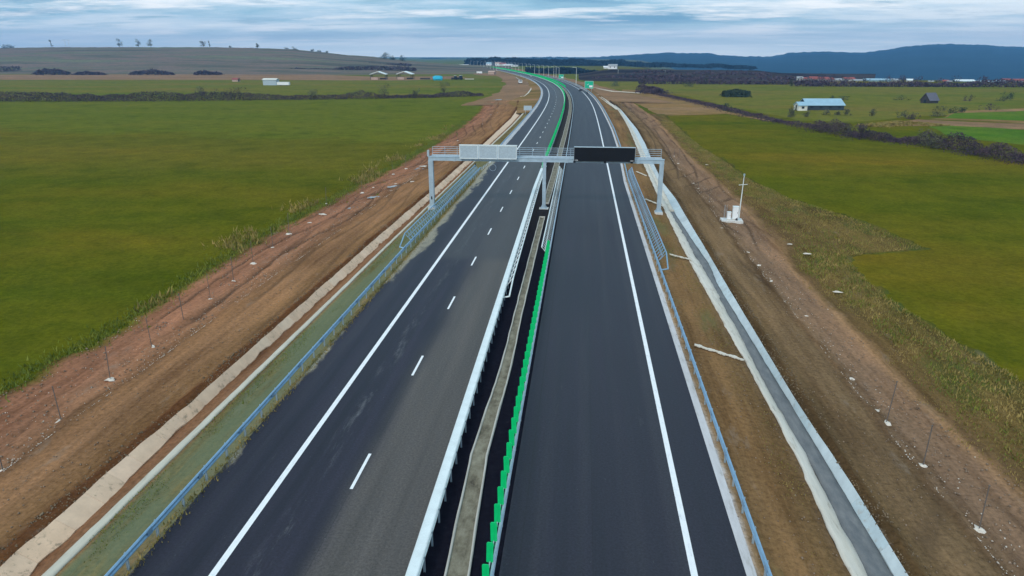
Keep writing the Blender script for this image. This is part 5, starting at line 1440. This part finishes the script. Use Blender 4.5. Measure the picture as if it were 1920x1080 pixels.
def truck(px, py, z, rz, label, s=1.0, crane=False):
    x, y = un(px, py, z)
    e = empty('truck', (x, y, z), rz, label, 'truck'); e.scale = (s, s, s)
    MB().box(-1.2, 1.2, -2.6, -.6, .7, 2.7).obj('cab', M['car_white'], e)
    MB().box(-1.0, 1.0, -2.64, -2.6, 1.7, 2.4).obj('windscreen', M['glass_dark'], e)
    MB().box(-1.1, 1.1, -2.5, 3.4, .55, .85).obj('chassis', M['black_metal'], e)
    MB().box(-1.2, 1.2, -.4, 3.4, .9, 2.2).obj('load_box', M['car_white'], e)
    for sx in (-1.0, 1.0):
        for sy in (-1.8, 1.6, 2.8): MB().tube((sx - .15, sy, .5), (sx + .15, sy, .5), .5, n=12).obj('wheel', M['rubber'], e)
    if crane: MB().bar((0, -.5, 2.4), (-3.2, .5, 4.6), .2, .25).obj('crane_arm', M['steel'], e)
truck(975.5, 157, -.9, .2, 'white truck with a raised arm on the earthworks left of the bend', 1.0, True)
o = setp(MB().tube((0, 0, 0), (0, 0, .9), .28, .22, 8).tube((0, 0, .9), (0, 0, 1.0), .3, .3, 8).obj('road_bollard', M['black_metal']), 'small dark bollard at the right guardrail behind the dark car', 'bollard')
o.location = (*un(1101, 176), 0)

# ------------------------------------------------------------------ buildings
def gable(name, loc, rz, w, l, he, hr, wall, roof, label, cat='building', windows=0, group=None, over=.4, door=True):
    e = empty(name, loc, rz, label, cat, group)
    MB().prism([(-w/2, 0), (w/2, 0), (w/2, he), (0, hr - .1), (-w/2, he)], -l/2, l/2).obj('wall', M[wall], e)
    t = .18; r = MB()
    for s in (-1, 1):
        r.prism([(0, hr), (s * (w/2 + over), he - over * (hr - he) / (w/2)), (s * (w/2 + over), he - over * (hr - he) / (w/2) + t), (0, hr + t)], -l/2 - over, l/2 + over)
    r.obj('roof', M[roof], e)
    for k in range(windows):
        y = -l/2 + l * (k + .5) / windows
        for s in (-1, 1): MB().box(s * w/2 - .05, s * w/2 + .05, y - .5, y + .5, he * .4, he * .8).obj('window', M['glass_dark'], e)
    if door: MB().box(-.6, .6, -l/2 - .06, -l/2 + .02, 0, min(2.1, he)).obj('door', M['glass_dark'], e)
    return e
# long barn with pale blue roof: its gable hut in front
bx, by = un(1504, 206.5, GZ); bx2, by2 = un(1580, 206.5, GZ)
L = math.hypot(bx2 - bx, by2 - by); ang = math.atan2(by2 - by, bx2 - bx)
gable('barn', ((bx + bx2) / 2 + .5, (by + by2) / 2 + 4, GZ), ang - math.pi / 2, 9, L - 1.5, 1.9, 4.0, 'barn_wall', 'barn_roof', 'long low barn with pale blue metal roof in the right meadow', 'barn', 4)
hx, hy = un(1502.5, 207.5, GZ)
gable('hut', (hx, hy + 1.5, GZ), ang - math.pi / 2 + .02, 4.6, 3.4, 2.0, 3.1, 'plaster', 'barn_roof', 'white hut joined to the left end of the blue roofed barn', 'hut', 1, over=.3)
dx, dy = un(1748, 194, GZ)
gable('barn', (dx, dy + 3, GZ), math.radians(-62), 4.4, 5.6, 1.5, 4.3, 'old_wood', 'roof_slate', 'small black wooden barn with steep grey roof on the plain', 'barn', 0)
hx, hy = un(1391, 179, GZ); gable('hut', (hx, hy, GZ), .4, 2.2, 3.6, 1.6, 2.2, 'white_paint', 'white_paint', 'tiny white hut against the dark thicket in the meadow', 'hut')
# white farm on the far right field
fx, fy = un(1150, 128.5, GZ); fy_ = 760; p = at_y(1149, 128.5, fy_)
gable('farmhouse', (p.x, fy_, p.z - .4), math.radians(80), 7, 9, 3, 4.6, 'white_paint', 'roof_grey', 'white farm building in front of the dark forest right of the bend', 'house', 2)
p2 = at_y(1139, 127.6, fy_ + 14); gable('shed', (p2.x, fy_ + 12, p2.z - .4), math.radians(85), 5, 8, 1.6, 2.4, 'white_paint', 'white_paint', 'long low white shed on the left of the white farm building', 'shed', 0)
# left open sheds
def open_shed(px, py, w, label, rz):
    x, y = un(px, py, GZ); e = empty('open_shed', (x, y + 3, GZ), rz, label, 'shed')
    he, hr = 4.4, 6.6; l = 8
    for a in (-w/2, w/2):
        for b in (-l/2, 0, l/2): MB().box(a - .2, a + .2, b - .2, b + .2, 0, he).obj('post', M['old_wood'], e)
    r = MB()
    for s in (-1, 1): r.prism([(0, hr), (s * (w/2 + .5), he - .1), (s * (w/2 + .5), he + .35), (0, hr + .45)], -l/2 - .4, l/2 + .4)
    r.obj('roof', M['steel_white'], e)
    MB().box(-w/2, -w * .02, -l/2, -l/2 + 1.2, 0, 2.0).obj('low_wall', M['plaster_pink'], e)
    MB().box(.3, w/2 - .4, l/2 - 2, l/2 - 1, 0, 1.4).obj('back_wall', M['old_wood'], e)
    return e
open_shed(709, 149.5, 13, 'left one of the two open pole sheds with white roof edge behind the hedge', .05)
open_shed(759, 149, 13, 'right one of the two open pole sheds with white roof edge behind the hedge', -.1)
x, y = un(505.5, 160, GZ)
gable('shed', (x, y + 3, GZ), math.radians(88), 5, 10, 3.8, 4.6, 'panel_back', 'plaster', 'grey boxy shed in the meadow beyond the left hedge', 'shed', 0)
x, y = un(532, 161, GZ)
def trailer(x, y, z, l, label, mat='white_paint', rz=math.pi / 2):
    e = empty('trailer', (x, y, z), rz, label, 'trailer')
    MB().box(-1.2, 1.2, -l/2, l/2, .6, 2.5).obj('body', M[mat], e)
    MB().box(-1.25, 1.25, -l/2 - .05, l/2 + .05, 2.5, 2.62).obj('roof', M['steel_white'], e)
    for b in (-l * .3, l * .3): MB().box(1.2, 1.25, b - .6, b + .6, 1.3, 2.1).obj('window', M['glass_dark'], e)
    for b in (-l * .25, l * .25):
        for a in (-1.0, 1.0): MB().tube((a - .1, b, .35), (a + .1, b, .35), .35, n=10).obj('wheel', M['rubber'], e)
trailer(x, y, GZ, 8.6, 'white trailer standing right of the grey boxy shed')
x, y = un(899, 139.5, GZ); trailer(x, y, GZ + .6, 6.0, 'white trailer alone on the far brown earth left of the bend')
x, y = un(443, 153, GZ); gable('hut', (x, y, GZ), 1.4, 3.5, 5, 1.8, 2.8, 'plaster_pink', 'roof_red', 'tiny pinkish red hut far beyond the left hedge', 'hut')
x, y = un(820, 150.5, GZ)
e = empty('tarpaulin_stack', (x, y, GZ), 0, 'bright blue tarpaulin covered stack beside the open sheds', 'stack')
link('cover', lump('cover', 4.6, 3.3, 'tarp_blue', .62), e).location = (0, 0, 1.2)
MB().box(-3.4, 3.4, -2, 2, 0, .8).obj('bales', M['old_wood'], e)
x, y = un(797, 149, GZ); e = empty('timber_pile', (x, y, GZ), 0, 'low dark pile between the right open shed and the blue stack', 'pile')
for k in range(7): MB().tube((-4.5, k * .45, .25 + (k % 3) * .45), (4.2, k * .45, .25 + (k % 3) * .45), .22, n=6).obj('log', M['old_wood'], e)
# farm machines
def machine(px, py, z, label, mat='car_dark', s=1.0):
    x, y = un(px, py, z); e = empty('tractor', (x, y, z), 1.2, label, 'tractor'); e.scale = (s,) * 3
    MB().box(-.6, .6, -.2, 2.2, .9, 1.6).obj('bonnet', M[mat], e)
    MB().box(-.75, .75, -1.6, -.2, 1.0, 2.7).obj('cab', M['glass_dark'], e)
    MB().box(-.85, .85, -1.7, -.1, 2.7, 2.85).obj('cab_roof', M['car_white'], e)
    for sx in (-1, 1):
        MB().tube((sx * .7, -1.0, .85), (sx * 1.15, -1.0, .85), .85, n=12).obj('wheel', M['rubber'], e)
        MB().tube((sx * .7, 1.7, .5), (sx * 1.0, 1.7, .5), .5, n=12).obj('wheel', M['rubber'], e)
machine(852, 149.5, GZ, 'dark tractor, left one of two beyond the blue stack', s=1.2); machine(862, 149.5, GZ, 'dark tractor with pale cab roof, right one of two beyond the blue stack', s=1.3)
x, y = un(880, 149, GZ); e = empty('plank_stack', (x, y, GZ), .1, 'long pale plank stack on the ground right of the two tractors', 'planks')
for k in range(3): MB().box(-4, 4, k * .9, k * .9 + .75, 0, .5 + .1 * k).obj('plank', M['concrete_block'], e)
x, y = un(922.5, 140.5, GZ); gable('shed', (x, y, GZ + .6), 1.3, 4.5, 7, 2.4, 3.6, 'plaster_pink', 'plaster_pink', 'pinkish brown shed on the far earthworks by the trailer', 'shed')
# buildings at the end of the motorway
for a, b, Yd, w, l, he, hr, wa, ro, lab in [
    (867, 124, 1400, 10, 26, 3.2, 4.0, 'white_paint', 'white_paint', 'long white building at the far left end of the motorway'),
    (934, 122.5, 1420, 9, 11, 4.5, 6.5, 'white_paint', 'plaster_pink', 'pale house, leftmost behind the far green screen'),
    (943, 122.8, 1410, 8, 12, 4, 6, 'plaster', 'roof_red', 'house with reddish roof behind the far green screen'),
    (953, 123.6, 1400, 9, 18, 3.4, 4.4, 'white_paint', 'steel_white', 'broad white shed behind the far green screen'),
    (965, 124.4, 1380, 8, 12, 3, 4, 'white_paint', 'roof_grey', 'white shed, rightmost behind the far green screen'),
    (917, 122, 1430, 8, 10, 4, 6, 'white_paint', 'barn_roof', 'small white building with blue roof near the far end of the screen')]:
    p = at_y(a, b, Yd); gable('building', (p.x, Yd, p.z - 1.0), math.radians(86), w, l, he, hr, wa, ro, lab, 'building', 2)
p = at_y(880, 124.5, 1390); tree('tree', 0, 0, 5, 4, 'dark round tree right of the long white building at the road end', 'leaf_dark', xyz=(p.x, p.y, p.z - .8), size=1.4, n=200, trunk=.1, tall=.7)
# village on the right
for k, (a, b) in enumerate([(1515,150),(1537,151),(1562,151),(1583,151.5),(1622,151.5),(1662,152),(1692,152.5),(1722,153),(1760,153.5),(1790,154),(1846,154.5),(1876,155)]):
    p = at_y(a, b, 612)
    tree('tree', 0, 0, 5.5 + (k * 7 % 4), 4, 'dark tree among the far village houses, %s from the left' % 'first second third fourth fifth sixth seventh eighth ninth tenth eleventh twelfth'.split()[k], 'twigs', xyz=(p.x, p.y, p.z - 2.5), size=1.0, n=200, trunk=.15, tall=.6, group='trees among the village houses')
vil = [(1499,148,6,'plaster','roof_grey',3.5),(1507,149,7,'plaster','roof_red',3.2),(1523,149.5,9,'plaster','roof_red',4.4),(1531,150,9,'white_paint','roof_red',3.8),(1541,150,12,'plaster','roof_red',4.2),(1548,152,20,'white_paint','steel_white',1.9),(1553,150.5,9,'plaster','roof_red',3.6),
       (1570,151,7,'plaster','roof_grey',3.2),(1590,150.5,11,'white_paint','roof_red',4.2),(1604,151.5,5,'white_paint','roof_grey',2.4),(1611,151.5,5,'white_paint','roof_grey',2.4),(1672,152,5,'white_paint','roof_grey',3.5),(1679,152,6,'white_paint','roof_grey',3.2),
       (1642,151,24,'barn_roof','barn_roof',3.0),(1655,151.5,14,'barn_roof','barn_roof',2.8),(1705,152,6,'white_paint','steel_white',3.2),(1745,154,5,'plaster','roof_grey',2.4),(1772,153.5,6,'plaster','roof_red',3),(1779,154,4,'white_paint','roof_grey',2.4),
       (1806,153.5,18,'barn_roof','steel_white',3.4),(1830,154.5,24,'white_paint','barn_roof',2.8),(1862,155,30,'white_paint','barn_roof',3.2),(1885,154,7,'white_paint','roof_red',4.6),(1897,154,12,'white_paint','steel_white',3.6),(1912,153.5,14,'plaster','roof_red',4),(1940,155,14,'plaster','roof_red',4),(1975,155,16,'white_paint','barn_roof',3.4)]
desc = {'roof_red': 'red roof', 'roof_grey': 'grey roof', 'steel_white': 'pale flat-looking roof', 'barn_roof': 'bluish roof'}
vn = {}
for i, (a, b, l, wa, ro, h) in enumerate(vil):
    Yd = 622 + (i % 3) * 5
    p = at_y(a, b + 1.5, Yd)
    key = desc[ro] + (' long' if l > 12 else '')
    lft = 'at the left end of the village' if a < 1560 else 'in the middle of the village' if a < 1720 else 'at the right end of the village'
    vn[(key, lft)] = vn.get((key, lft), 0) + 1
    word = ['first', 'second', 'third', 'fourth', 'fifth', 'sixth', 'seventh'][vn[(key, lft)] - 1]
    l0, l, h = l, l * .78, h * .72; wa = 'village_wall' if wa in ('plaster', 'white_paint') else wa
    kind = 'warehouse' if l0 > 12 else 'house'
    gable(kind, (p.x, Yd, p.z - 2.2), math.radians(88 + random.uniform(-14, 10)), min(9, l), l, 2.2 + h * .55, 2.2 + h, wa, ro, '%s with %s %s, %s such' % (kind, desc[ro], lft, word), kind, 2 if l0 < 13 else 4, over=.3)
e = None
# ------------------------------------------------------------------ haze
HAZE = 1.75e-4
hb = MB().box(-7500, 7500, -400, 7200, -140, 210).obj('haze', None)
hm = bpy.data.materials.new('haze'); hm.use_nodes = True; ht = hm.node_tree
for n in list(ht.nodes): ht.nodes.remove(n)
ho = ht.nodes.new('ShaderNodeOutputMaterial'); hv = ht.nodes.new('ShaderNodeVolumePrincipled')
hv.inputs['Color'].default_value = (0.24, 0.55, 1.0, 1); hv.inputs['Density'].default_value = HAZE; hv.inputs['Anisotropy'].default_value = 0.25
ht.links.new(hv.outputs[0], ho.inputs['Volume'])
hb.data.materials.append(hm); hb['kind'] = 'stuff'
